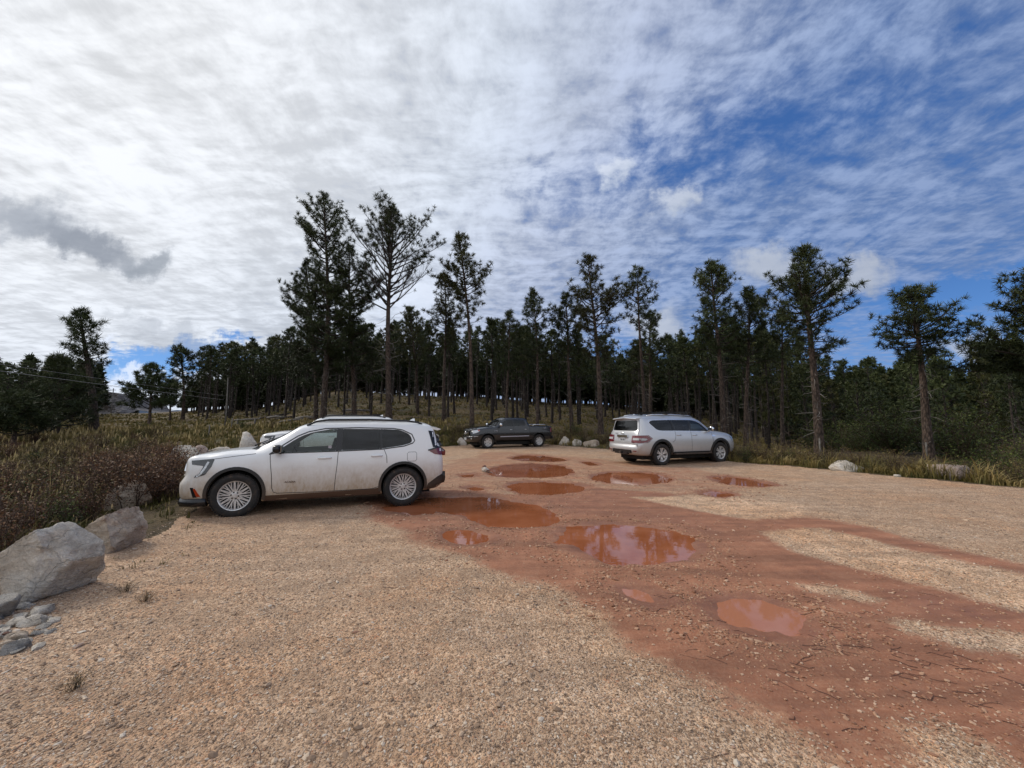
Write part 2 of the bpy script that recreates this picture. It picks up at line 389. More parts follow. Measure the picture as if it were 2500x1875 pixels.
# gravel material
M = {}
mt, t, b = material('gravel', rough=.9); M['gravel'] = mt
pos = t.new('ShaderNodeNewGeometry').outputs['Position']
wp = t.vm('ADD', pos, t.vm('SCALE', t.vm('SUBTRACT', t.noise(pos, 30, 2, .5, col=True), (.5, .5, .5)), .02))
mud = t.attr('mud'); wetn = t.attr('wet'); ch = t.attr('chunk')
nl = t.noise(pos, 2.3, 6, .65); nf = t.noise(pos, 16, 5, .7)
trk = t.noise(t.new('ShaderNodeMapping', {0: pos, 2: (0, 0, R(28)), 3: (.16, 1.5, 1)}).outputs[0], 2.6, 5, .62)
mk = t.rng(t.m('ADD', t.m('ADD', mud, t.m('MULTIPLY', t.m('SUBTRACT', trk, .5), .32)), t.m('ADD', t.m('MULTIPLY', t.m('SUBTRACT', nl, .5), .55), t.m('MULTIPLY', t.m('SUBTRACT', nf, .5), .55))), .28, .72)
v1 = t.vor(wp, 46, out=None); c1 = t.new('ShaderNodeSeparateColor', {0: v1.outputs['Color']})
v2 = t.vor(wp, 105, out=None); c2 = t.new('ShaderNodeSeparateColor', {0: v2.outputs['Color']})
st = [(0, (.20, .130, .082)), (.25, (.35, .228, .148)), (.5, (.46, .315, .208)), (.75, (.56, .405, .285)), (.92, (.64, .50, .38)), (1, (.42, .20, .11))]
g1 = t.ramp(c1.outputs[0], st); g2 = t.ramp(c2.outputs[1], st)
gc = t.mix(t.rng(c1.outputs[1], .35, .6), g2, g1)
tint = t.ramp(t.noise(pos, .55, 4, .6), [(.3, (1.0, .80, .62)), (.5, (1.04, .95, .84)), (.7, (1.02, 1.0, .96))])
gc = t.mix(1.0, gc, tint, 'MULTIPLY')
spot = t.rng(t.noise(pos, 5, 4, .7), .62, .75)
gc = t.vm('SCALE', t.vm('MULTIPLY', gc, (1.07, 1.09, 1.12)), t.rng(trk, .32, .68, .88, 1.12))
gc = t.mix(t.m('MULTIPLY', spot, .45), gc, (.25, .16, .11))
soil = t.ramp(t.noise(pos, 45, 5, .75), [(.3, (.19, .115, .07)), (.7, (.42, .285, .185))])
gc = t.vm('SCALE', gc, t.m('MULTIPLY_ADD', t.attr('pale'), .32, 1.0))
gc = t.mix(t.rng(t.noise(pos, 3.1, 3, .6), .45, .62, 0.05, .55), gc, soil)
# red mud
mc = t.ramp(t.noise(pos, 3.2, 6, .7), [(.25, (.190, .072, .036)), (.5, (.280, .113, .058)), (.75, (.37, .170, .094))])
mc = t.mix(t.rng(t.noise(pos, 60, 4, .7), .4, .7, 0, .35), mc, (.42, .24, .15))
peb = t.m('MULTIPLY', t.rng(c1.outputs[2], .80, .84), t.rng(v1.outputs['Distance'], .42, .30))
pebn = t.m('MULTIPLY', peb, t.rng(t.noise(pos, 1.7, 3, .6), .40, .62))
peb2 = t.m('MAXIMUM', pebn, t.m('MULTIPLY', t.m('MULTIPLY', ch, .75), t.m('MULTIPLY', t.rng(c1.outputs[2], .45, .6), t.rng(v1.outputs['Distance'], .55, .35))))
mc = t.mix(peb2, mc, t.vm('MULTIPLY', g1, (.9, .72, .58)))
wetm = t.m('MULTIPLY', t.m('MULTIPLY', wetn, mk), t.rng(t.noise(pos, 4, 4, .6), .3, .6, .5, 1))
mc = t.vm('SCALE', mc, t.rng(trk, .32, .68, .76, 1.18))
mc = t.mix(t.m('MULTIPLY', wetm, .4), mc, (.17, .065, .032))
t.put(b.inputs['Base Color'], t.mix(mk, gc, mc))
t.put(b.inputs['Roughness'], t.m('SUBTRACT', .88, t.m('MULTIPLY', wetm, .42)))
hg = t.m('ADD', t.m('MULTIPLY', t.rng(v1.outputs['Distance'], .55, .0), t.m('MULTIPLY_ADD', c1.outputs[0], .8, .4)), t.m('MULTIPLY', t.rng(v2.outputs['Distance'], .55, 0), .45))
hm = t.m('ADD', t.m('MULTIPLY', t.noise(pos, 30, 5, .7), .5), t.m('MULTIPLY', peb2, .7))
hh = t.mix(mk, t.new('ShaderNodeCombineXYZ', {0: hg, 1: hg, 2: hg}).outputs[0], t.new('ShaderNodeCombineXYZ', {0: hm, 1: hm, 2: hm}).outputs[0])
t.put(b.inputs['Normal'], t.bump(hh, t.m('SUBTRACT', .95, t.m('MULTIPLY', wetm, .6)), .014))
# field soil
mt, t, b = material('field_soil', rough=.95); M['field'] = mt
pos = t.new('ShaderNodeNewGeometry').outputs['Position']
c = t.ramp(t.noise(pos, .35, 6, .65), [(.3, (.085, .055, .022)), (.5, (.13, .088, .035)), (.68, (.085, .082, .026))])
c = t.mix(t.rng(t.noise(pos, 9, 6, .75), .35, .7), t.vm('SCALE', c, .55), t.vm('SCALE', c, 1.25))
t.put(b.inputs['Base Color'], c); t.put(b.inputs['Normal'], t.bump(t.noise(pos, 6, 6, .8), 1, .12))

lot = link('parking_lot', submesh('parking_lot', fsd < 0, {'mud': A_m, 'wet': A_w, 'chunk': A_c, 'pale': A_p}), M['gravel']); tag(lot, kind='structure')
fld = link('ground', submesh('ground', fsd >= 0, {}), M['field']); tag(fld, kind='structure')

# puddles
mt, t, b = material('milky_water', (.40, .165, .095), .02, IOR=1.33); M['milky'] = mt
mt, t, b = material('muddy_water', (.40, .115, .038), .012, IOR=1.45); M['water'] = mt
pos = t.new('ShaderNodeNewGeometry').outputs['Position']
t.put(b.inputs['Base Color'], t.mix(t.rng(t.noise(pos, 1.5, 3, .5), .35, .65), (.29, .090, .036), (.36, .125, .058)))
t.put(b.inputs['Normal'], t.bump(t.noise(t.vm('MULTIPLY', pos, (1, 1.6, 1)), 7, 2, .5), .05, .010))
PLAB = {'round_front': 'nearest round muddy puddle with pale floating specks', 'big_mid': 'large oval red puddle reflecting trees and bright sky in the middle of the lot',
        'wheel': 'long two-lobed muddy puddle running under the white car rear wheel', 'small_left': 'small shallow puddle in front of the long puddle', 'truck_front': 'wide puddle in front of the dark pickup beside small stones',
        'truck_back': 'farthest thin puddle right below the dark pickup', 'third_row': 'oval puddle between the pickup puddles and the long puddle', 'silver': 'brown oval puddle behind the silver car bumper',
        'far_right': 'narrow puddle on the right catching a patch of white sky', 'shallow': 'shallow pinkish puddle left of the nearest round one', 'sliver': 'thin sliver of water below the narrow right puddle',
        'tiny_a': 'tiny puddle between the pickup and the silver car', 'tiny_b': 'tiny red wet hollow right of the white car tail', 'tiny_c': 'tiny wet hollow left of the oval third-row puddle'}
for k, pl_ in PUDW.items():
    hull = geometry.convex_hull_2d([Vector(p) for p in pl_]); pl_ = pl_[hull]
    c0 = pl_.mean(0); d = pl_ - c0; L = np.linalg.norm(d, axis=1)[:, None]; ring = c0 + d * (1 + .22 / L)
    me = bpy.data.meshes.new('puddle'); me.from_pydata([(x, y, 0) for x, y in ring - c0], [], [list(range(len(ring)))])
    o = link('puddle', me, M['milky' if k in ('round_front', 'shallow') else 'water'], loc=(c0[0], c0[1], WATER_Z)); tag(o, PLAB[k], kind='structure')
# ------------------------------------------------------------------ foliage and bark materials
def foliage_mat(name, c0, c1, c2, rough=.6, osc=.25):
    m, t, b = material(name, rough=rough)
    tone = t.attr('tone'); oi = t.new('ShaderNodeObjectInfo').outputs['Random']
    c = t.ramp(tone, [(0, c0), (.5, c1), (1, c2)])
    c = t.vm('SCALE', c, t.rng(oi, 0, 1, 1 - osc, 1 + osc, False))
    t.put(b.inputs['Base Color'], c); b.inputs['Specular IOR Level'].default_value = .25
    return m
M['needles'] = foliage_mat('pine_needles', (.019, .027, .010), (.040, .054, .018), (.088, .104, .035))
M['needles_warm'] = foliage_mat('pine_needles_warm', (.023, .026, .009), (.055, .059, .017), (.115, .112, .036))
M['leaf_green'] = foliage_mat('bush_leaves', (.026, .038, .010), (.062, .084, .018), (.13, .150, .034))
M['leaf_brown'] = foliage_mat('brown_leaves', (.06, .026, .014), (.165, .080, .040), (.30, .175, .085))
M['leaf_olive'] = foliage_mat('olive_leaves', (.06, .046, .014), (.150, .115, .036), (.28, .22, .08))
M['leaf_red'] = foliage_mat('red_leaves', (.06, .012, .008), (.13, .022, .012), (.20, .05, .02))
M['grass'] = foliage_mat('grass_blades', (.065, .072, .018), (.22, .165, .055), (.50, .38, .18), osc=0)
def bark(name, c0, c1):
    m, t, b = material(name, rough=.9)
    p = t.new('ShaderNodeTexCoord').outputs['Object']
    v = t.vor(t.vm('MULTIPLY', p, (1, 1, .3)), 16, out='Distance'); n = t.noise(t.vm('MULTIPLY', p, (1, 1, .35)), 9, 5, .7)
    oi = t.new('ShaderNodeObjectInfo').outputs['Random']
    c = t.mix(t.rng(t.m('ADD', t.m('MULTIPLY', v, .8), t.m('MULTIPLY', n, .6)), .45, .95), c1, c0)
    c = t.mix(t.rng(t.noise(p, 2.0, 3, .6), .5, .8, 0, .5), c, (.14, .125, .115))
    t.put(b.inputs['Base Color'], t.vm('SCALE', c, t.rng(oi, 0, 1, .75, 1.2, False)))
    t.put(b.inputs['Normal'], t.bump(t.m('SUBTRACT', n, v), 1, .05))
    return m
M['bark'] = bark('pine_bark', (.030, .020, .015), (.115, .078, .058))
M['bark_dark'] = bark('dark_bark', (.016, .012, .010), (.060, .043, .034))
M['deadwood'] = simple('dead_wood', (.16, .145, .13), .9, .4, 6)

def rdir(n, r):
    v = r.normal(size=(n, 3)); return v / np.linalg.norm(v, axis=1)[:, None]
def needle_tufts(acc, C, Dr, rad, N, wid, r, tone):
    """C centres, Dr directions: each tuft is a spray of thin needle triangles"""
    T = len(C)
    d = rdir(T * N, r).reshape(T, N, 3) * .95 + Dr[:, None] * .55
    d /= np.linalg.norm(d, axis=2)[..., None]
    L = (rad[:, None] * r.uniform(.65, 1.15, (T, N)))[..., None]
    s = np.cross(d, r.normal(size=(T, N, 3))); s /= np.linalg.norm(s, axis=2)[..., None] + 1e-9
    base = C[:, None] + d * L * .10 + r.normal(size=(T, N, 3)) * .025
    V = np.stack([base - s * wid / 2, base + s * wid / 2, base + d * L + s * wid * .12, base + d * L - s * wid * .12], 2).reshape(-1, 3)
    Q = np.arange(T * N * 4).reshape(-1, 4)
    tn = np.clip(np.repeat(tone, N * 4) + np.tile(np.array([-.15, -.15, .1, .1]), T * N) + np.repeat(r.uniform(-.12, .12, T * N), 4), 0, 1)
    acc.add(V, Q, None, tn)
def pine(seed, h, cb, Rc, style='full', lean=0.0, nb=70, tuft=.24, N=22, wid=.035, trunk_r=.2, left=1.0, right=1.0, stubs=14, dens=1.0, sides=10):
    """h height, cb crown base height, Rc crown radius. returns trunk, limb and crown meshes"""
    r = np.random.default_rng(seed)
    tr, lb, cr = Acc(), Acc(), Acc()
    nz = 14; zs = np.linspace(-.4, h * .985, nz); s = np.clip(zs / h, 0, 1)
    ph = r.uniform(0, 6.28); am = h * .008
    def axis(z):
        q = np.clip(np.asarray(z) / h, 0, 1)
        return np.stack([lean * q ** 1.2 + am * np.sin(q * 5 + ph) - am * math.sin(ph), am * np.cos(q * 4 + ph) - am * math.cos(ph), np.asarray(z, float)], -1)
    rad = trunk_r * (1 - s * .86) ** .9 * (1 + .35 * np.exp(-np.maximum(zs, 0) / .35)); rad[-1] = .012
    tr.tube(axis(zs), rad, sides)
    TC, TD, TR, TT = [], [], [], []
    def twig(p, d, L, lod, bare=0):
        n = 4; q = [p]; dd = d / (np.linalg.norm(d) + 1e-9)
        for k in range(n - 1):
            dd = dd + np.array([0, 0, .16]) + r.normal(size=3) * .10; dd /= np.linalg.norm(dd); q.append(q[-1] + dd * L / (n - 1))
        q = np.array(q)
        if lod: lb.tube(q, np.linspace(.014, .006, n), 3)
        m = max(1, int(round(L * (.75 if style != 'sparse' else .45) / (tuft * .62) * dens)))
        if style == 'sparse': m = 0 if r.random() < bare else 1
        for f in np.linspace(1, .42 if style != 'sparse' else .65, m):
            x = f * (n - 1); k = min(int(x), n - 2); c = q[k] * (1 - x + k) + q[k + 1] * (x - k)
            TC.append(c + r.normal(size=3) * .06); TD.append(dd); TR.append(tuft * r.uniform(.75, 1.2))
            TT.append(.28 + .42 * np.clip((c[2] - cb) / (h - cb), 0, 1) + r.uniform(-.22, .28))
    az = r.uniform(0, 6.28)
    for k in range(nb):
        f = (k + r.uniform(0, .9)) / nb; z = cb + (h - cb) * (f ** .92) * .975
        az += 2.4 + r.uniform(-.5, .5)
        if style == 'sparse':
            prof = .25 + .85 * math.sin(min(1, .25 + f * .8) * math.pi) ** .6 * (1 - f ** 3 * .55); prof *= (1.02 - f * .55) if f > .6 else 1
        elif style == 'bushy': prof = (1 - f) ** .75 * 1.05 + .05
        else: prof = (1 - f ** 2.3) ** .8 * (.62 + .5 * min(1, f * 2.5)) * (.8 + .35 * math.sin(f * 11 + seed))
        side = right if math.cos(az) > 0 else left; side = 1 + (side - 1) * abs(math.cos(az))
        L = max(.35, Rc * prof * side * r.uniform(.60, 1.18))
        el = R({'full': -6, 'sparse': 24, 'bushy': 2}[style] + 50 * f ** 1.5 + r.uniform(-10, 12))
        d = np.array([math.cos(az) * math.cos(el), math.sin(az) * math.cos(el), math.sin(el)])
        nseg = 7; p = axis(z); pts = [p]; dd = d.copy()
        for m in range(nseg - 1):
            dd = dd + np.array([0, 0, .10 if style != 'sparse' else .07]) + r.normal(size=3) * .085; dd /= np.linalg.norm(dd); pts.append(pts[-1] + dd * L / (nseg - 1))
        pts = np.array(pts); br = min(.06, .016 + .016 * L) * (trunk_r / .2) ** .5
        lb.tube(pts, np.linspace(br, .008, nseg), 5)
        nt = int(max(2, (L / .26) * dens)); s0 = .28 if style != 'sparse' else .55
        if style == 'sparse': nt = int(L / .24) + 2; s0 = .3
        for m in range(nt):
            g = s0 + (1 - s0) * (m + r.uniform(0, 1)) / max(nt, 1); x = g * (nseg - 1); kk = min(int(x), nseg - 2)
            c = pts[kk] * (1 - x + kk) + pts[kk + 1] * (x - kk); bd = pts[kk + 1] - pts[kk]; bd /= np.linalg.norm(bd)
            sd_ = np.cross(bd, [0, 0, 1]) * (1 if m % 2 else -1) * r.uniform(.3, 1.0)
            twig(c, bd * .7 + sd_ + np.array([0, 0, r.uniform(-.25, .55)]), (L * .26 * (1.15 - g) + .22) * r.uniform(.7, 1.3), sides > 7, (.95 if f < .14 else (.62 if g < .6 else .18)))
        if nt: twig(pts[-1], dd, .25, False)
    for m in range(5): twig(axis(h * .985) - np.array([0, 0, r.uniform(0, .5)]), np.array([r.normal() * .4, r.normal() * .4, 1]), .4, False)
    # bare dead branches under the crown
    for k in range(stubs):
        z = cb * r.uniform(.12, 1.02) if style != 'bushy' else cb; a = r.uniform(0, 6.28); L = r.uniform(.3, 1.0) * (1.0 if style != 'sparse' else 1.5) * min(1.6, Rc * .55)
        p = axis(z); pts = [p]; dd = np.array([math.cos(a), math.sin(a), r.uniform(-.35, .5)])
        for m in range(5):
            dd = dd + r.normal(size=3) * .28 + np.array([0, 0, -.03]); dd /= np.linalg.norm(dd); pts.append(pts[-1] + dd * L / 5)
        lb.tube(np.array(pts), np.linspace(.020, .004, 6) * (trunk_r / .2) ** .5, 4, 1.0)
        if r.random() < .6 and sides > 7:
            q = np.array(pts[3]); d2 = dd + r.normal(size=3) * .6; d2 /= np.linalg.norm(d2)
            lb.tube(np.array([q, q + d2 * L * .2, q + (d2 + [0, 0, .2]) * L * .4]), [.008, .006, .003], 3, 1.0)
    TC, TD, TR, TT = map(np.array, (TC, TD, TR, TT))
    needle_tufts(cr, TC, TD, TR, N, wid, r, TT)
    tr.add(np.vstack(lb.v), np.vstack(lb.q), None, np.concatenate(lb.a)); me = tr.mesh('trunk', True)
    mi = np.zeros(len(me.polygons), np.int32); mi[(nz - 1) * sides:] = 1; me.polygons.foreach_set('material_index', mi)
    return me, cr.mesh('crown')
mt, t, b = material('limb_wood', rough=.9); M['limb'] = mt
t.put(b.inputs['Base Color'], t.mix(t.attr('tone'), (.040, .030, .024), (.19, .17, .155)))

def put_pine(meshes, x, y, z, label, group=None, needles='needles', barkm='bark', rz=0, sc=1.0, first=True):
    e = empty('pine_tree', (x, y, z), rz, label, 'tree', group); e.scale = (sc, sc, sc)
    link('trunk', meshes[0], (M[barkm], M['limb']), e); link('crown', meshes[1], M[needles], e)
    return e
# hero pines: (base px, depth, top px, top py, crown base py, crown radius px, style, kwargs, label)
HERO = [
 (786, 33, 793, 478, 905, 108, 'full', dict(left=1.18, right=.95, nb=92, trunk_r=.26, stubs=22, dens=.85), 'tallest dense pine left of the open-crowned tree, with a long limb reaching left'),
 (768, 35, 752, 640, 960, 74, 'full', dict(nb=64, trunk_r=.20, stubs=20), 'dense pine whose trunk stands close beside the tallest dense pine'),
 (862, 35, 858, 600, 930, 88, 'full', dict(nb=76, trunk_r=.22, stubs=24), 'broad dark pine between the two tallest trees'),
 (948, 32, 962, 512, 760, 128, 'sparse', dict(nb=70, trunk_r=.27, stubs=30, tuft=.25, N=22), 'tall open-crowned pine with bare spreading branches and sky showing through'),
 (1152, 31, 1122, 582, 790, 66, 'full', dict(nb=60, trunk_r=.20, stubs=14, dens=.95), 'pine leaning slightly left with a narrow pointed crown left of the pickup'),
 (1083, 34, 1082, 672, 860, 52, 'full', dict(nb=52, trunk_r=.19, stubs=18), 'shorter dense pine just left of the leaning pine'),
 (1018, 42, 1004, 755, 900, 48, 'full', dict(nb=44, trunk_r=.17, stubs=16), 'small pine right of the open-crowned tree, top below its lowest limbs'),
 (1237, 33, 1240, 770, 920, 42, 'full', dict(nb=40, trunk_r=.15), 'low round-topped pine above the pickup hood'),
 (1312, 32, 1302, 715, 880, 44, 'full', dict(nb=44, trunk_r=.15), 'slim pine above the pickup cab, paired with another on its right'),
 (1398, 31, 1378, 722, 880, 50, 'full', dict(nb=48, trunk_r=.17), 'slim dark pine just left of the tall spiky pine'),
 (1467, 29, 1436, 636, 890, 72, 'full', dict(nb=66, trunk_r=.21, stubs=20, right=1.15, dens=.9), 'tall spiky pine between the pickup and the silver car'),
 (1574, 30, 1560, 666, 790, 50, 'full', dict(nb=40, trunk_r=.16, stubs=20, dens=.8), 'thin pine with a small loose crown above the silver car roof'),
 (1588, 32, 1590, 770, 915, 56, 'full', dict(nb=44, trunk_r=.17, stubs=20), 'round-crowned pine tucked right beside the thin loose-crowned pine'),
 (1768, 27, 1738, 650, 870, 76, 'full', dict(nb=70, trunk_r=.22, stubs=28, dens=.9), 'tall pointed pine rising behind the silver car hood'),
 (1822, 27, 1826, 714, 890, 62, 'full', dict(nb=52, trunk_r=.17, stubs=24), 'second pine from the silver car hood, slightly shorter and rounder'),
 (1912, 27, 1905, 772, 890, 44, 'full', dict(nb=38, trunk_r=.15, stubs=22), 'small thin pine between two taller ones on the right'),
 (2000, 21, 1966, 618, 880, 92, 'full', dict(nb=74, trunk_r=.24, stubs=34, right=1.3, dens=.85), 'big pine with long right-hand limbs right of the silver car'),
 (2268, 21, 2222, 724, 890, 88, 'full', dict(nb=60, trunk_r=.23, stubs=24, dens=.85), 'pine with an umbrella crown behind the pinkish boulder on the right'),
 (2590, 17, 2565, 668, 985, 165, 'full', dict(nb=80, trunk_r=.26, stubs=14, dens=.9), 'large dark pine cut off by the right edge of the photo'),
 (226, 30, 202, 768, 900, 40, 'full', dict(nb=50, trunk_r=.30, stubs=22, left=1.25, right=.95, tuft=.30), 'leaning pine with a heavy bare lower trunk in the left field'),
 (443, 52, 443, 850, 958, 46, 'full', dict(nb=40, trunk_r=.22, stubs=10, tuft=.34, N=18, wid=.06), 'round-topped pine standing alone left of the dark grove'),
 (362, 44, 366, 898, 1002, 56, 'bushy', dict(nb=46, trunk_r=.16, stubs=4, tuft=.34, N=18, wid=.06), 'short bushy pine with branches near the ground in the left field'),
 (412, 50, 410, 935, 1000, 30, 'bushy', dict(nb=26, trunk_r=.12, stubs=4, tuft=.30, N=14, wid=.06), 'little pine at the right foot of the short bushy one'),
 (135, 27, 140, 880, 1045, 78, 'bushy', dict(nb=54, trunk_r=.18, stubs=6, tuft=.30), 'bushy pine left of the leaning pine, foliage down to the grass'),
 (30, 22, 38, 980, 1068, 74, 'bushy', dict(nb=50, trunk_r=.12, stubs=2, tuft=.26), 'young bushy pine at the left edge of the photo'),
]
for k, (bp, Y, tp, ty, cby, rp, style, kw, lab) in enumerate(HERO):
    x0 = x_at(bp, Y, 0); z0 = gz(x0, Y)
    h = z_at(ty, Y) - z0; cb = z_at(cby, Y) - z0; lean = x_at(tp, Y, h + z0) - x0
    px = F / (Y * cP)
    kw = dict(kw); kw['nb'] = int(kw['nb'] * 1.18); kw['tuft'] = kw.get('tuft', .24) * 1.14; kw['N'] = kw.get('N', 22) + 2; ms = pine(100 + k, h, max(cb, .3), rp / px * 1.08, style, lean, **kw)
    put_pine(ms, x0, Y, z0, lab, needles='needles_warm' if k in (4, 5, 6, 10) else 'needles')

# forest pines, individually placed copies of a few grown shapes
VAR = []
for k in range(9):
    h = 12.0; cbf = [.52, .58, .48, .62, .55, .50, .6, .45, .54][k]
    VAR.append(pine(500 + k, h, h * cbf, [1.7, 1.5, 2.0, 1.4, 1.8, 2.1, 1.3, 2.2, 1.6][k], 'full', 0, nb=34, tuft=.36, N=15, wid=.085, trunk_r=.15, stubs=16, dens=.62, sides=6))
BUSHY = [pine(550 + k, 8.0, .9, 2.2, 'bushy', 0, nb=44, tuft=.36, N=14, wid=.09, trunk_r=.14, stubs=3, dens=.6, sides=6) for k in range(3)]
skyx = [-400, 0, 60, 120, 210, 250, 440, 520, 600, 660, 700, 800, 900, 1000, 1080, 1150, 1250, 1350, 1450, 1530, 1600, 1700, 1800, 1900, 2000, 2080, 2130, 2330, 2400, 2500, 3000]
skyy = [845, 862, 872, 868, 870, 960, 860, 838, 832, 822, 815, 785, 800, 775, 800, 800, 800, 815, 830, 850, 840, 815, 800, 800, 850, 870, 870, 862, 840, 820, 800]
placed = [(x_at(b_, Y_), Y_) for (b_, Y_, *_) in HERO]
def far_enough(x, y, d):
    for (a, b_) in placed:
        if (a - x) ** 2 + (b_ - y) ** 2 < d * d: return False
    return True
rf = random.Random(3); nfor = 0; tries = 0
def add_forest(px, Y, lab, grp, bushy=False, hmin=6, hmax=16.5, jitter=(0, 70), barkm='bark_dark', top=None):
    x = x_at(px, Y, 0); z = gz(x, Y)
    ty = (np.interp(px, skyx, skyy) if top is None else top) + rf.uniform(*jitter)
    h = min(hmax, max(hmin, z_at(ty, Y) - z)); me = rf.choice(BUSHY if bushy else VAR); b0 = 8.0 if bushy else 12.0
    e = put_pine(me, x, Y, z - .1, lab, grp, 'needles' if rf.random() < (.8 if px < 1800 else .3) else 'needles_warm', barkm, rf.uniform(0, 6.28), 1)
    e.rotation_euler = (R(rf.gauss(0, 1.6)), R(rf.gauss(0, 1.6)), e.rotation_euler[2])
    s = h / b0; w = s ** .5 * rf.uniform(.85, 1.15) * (1.0 if not bushy else .9); e.scale = (w, w, s)
    placed.append((x, Y)); return e
LF = 'slender dark pine standing deep in the crowded forest behind the parked vehicles'
LL = 'dark pine of the dense grove left of the tallest trees'
LR = 'dark pine growing on the wooded slope at the right beyond the roadside grass'
LE = 'dark pine of the wood at the far left edge of the photo'
counts = dict(F=156, L=36, R=58, E=20)
while counts['F'] > 0 and tries < 20000:
    tries += 1; px = rf.uniform(690, 1880); Y = (32 if px > 1180 else 37) + 40 * rf.random() ** 1.1; x = x_at(px, Y)
    if px < 850 and 38 < Y < 62 and rf.random() < .65: continue
    if not far_enough(x, Y, 1.9): continue
    add_forest(px, Y, LF, 'pines of the forest behind the parked vehicles', jitter=(-18, 50)); counts['F'] -= 1
while counts['L'] > 0 and tries < 40000:
    tries += 1; px = rf.uniform(478, 705); Y = 48 + 26 * rf.random(); x = x_at(px, Y)
    if not far_enough(x, Y, 1.7): continue
    add_forest(px, Y, LL, 'pines of the grove at the left end of the forest', jitter=(0, 34)); counts['L'] -= 1
while counts['R'] > 0 and tries < 60000:
    tries += 1; px = rf.uniform(1860, 2620); Y = 29 + 50 * rf.random() ** .9; x = x_at(px, Y)
    if 2330 < px < 2400: continue
    if not far_enough(x, Y, 2.2): continue
    add_forest(px, Y, LR, 'pines on the wooded slope at the right', bushy=rf.random() < .5, jitter=(-10, 75), hmax=18.5); counts['R'] -= 1
while counts['E'] > 0 and tries < 80000:
    tries += 1; px = rf.uniform(-160, 190); Y = 42 + 30 * rf.random(); x = x_at(px, Y)
    if not far_enough(x, Y, 2.0): continue
    add_forest(px, Y, LE, 'pines of the wood at the far left', bushy=rf.random() < .6, jitter=(0, 60), hmax=14); counts['E'] -= 1

# far wood that reads as one mass: joined copies of simple crowns
def mass(name, spots, label):
    src = []
    for k in range(3):
        r = np.random.default_rng(900 + k); a = Acc(); n = 150
        f = r.random(n); rad = 2.0 * (1 - f ** 1.6) ** .8 * r.uniform(.3, 1, n); an = r.uniform(0, 6.28, n)
        C = np.column_stack([rad * np.cos(an), rad * np.sin(an), 2.6 + 9.0 * f]); Dd = C * [1, 1, 0] + [0, 0, .8]; Dd /= np.linalg.norm(Dd, axis=1)[:, None]
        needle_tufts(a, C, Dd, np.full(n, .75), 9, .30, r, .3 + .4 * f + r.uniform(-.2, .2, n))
        src.append((np.vstack(a.v), np.vstack(a.q), np.concatenate(a.a)))
    cr, tk = Acc(), Acc()
    for (x, y, h) in spots:
        z = gz(x, y); V, Qd, A = src[rf.randrange(3)]; s = h / 12; c, s_ = math.cos(x * 7), math.sin(x * 7)
        Vn = V @ np.array([[c, s_, 0], [-s_, c, 0], [0, 0, 1]]) * [s ** .6 * 1.1, s ** .6 * 1.1, s] + [x, y, z]
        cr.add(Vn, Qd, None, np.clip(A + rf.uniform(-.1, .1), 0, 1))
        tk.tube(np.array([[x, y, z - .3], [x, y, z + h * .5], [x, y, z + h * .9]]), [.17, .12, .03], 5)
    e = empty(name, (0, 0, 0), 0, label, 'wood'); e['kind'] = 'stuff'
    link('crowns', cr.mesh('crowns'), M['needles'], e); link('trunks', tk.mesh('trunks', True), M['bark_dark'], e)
sp = []
for k in range(420):
    px = rf.uniform(560, 1950); Y = 72 + 70 * rf.random()
    if px < 900 and Y < 80: continue
    sp.append((x_at(px, Y), Y, rf.uniform(9, 12.5)))
for k in range(110):
    px = rf.uniform(440, 760); Y = 76 + 34 * rf.random(); sp.append((x_at(px, Y), Y, rf.uniform(4.5, 9)))
for k in range(150):
    px = rf.uniform(1150, 1950); Y = 75 + 30 * rf.random(); sp.append((x_at(px, Y), Y, rf.uniform(3.5, 6.5)))
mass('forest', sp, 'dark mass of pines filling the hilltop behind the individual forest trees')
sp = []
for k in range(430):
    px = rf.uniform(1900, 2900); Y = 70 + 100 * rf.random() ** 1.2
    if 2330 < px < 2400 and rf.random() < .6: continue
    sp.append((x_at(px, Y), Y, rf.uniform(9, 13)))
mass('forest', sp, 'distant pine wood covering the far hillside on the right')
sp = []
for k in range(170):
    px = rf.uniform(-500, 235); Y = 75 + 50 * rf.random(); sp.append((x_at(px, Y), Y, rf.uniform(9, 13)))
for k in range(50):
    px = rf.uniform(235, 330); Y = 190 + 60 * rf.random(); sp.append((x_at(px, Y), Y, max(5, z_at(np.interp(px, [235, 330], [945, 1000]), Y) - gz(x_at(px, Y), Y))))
mass('forest', sp, 'far dark wood behind the rock face at the left')

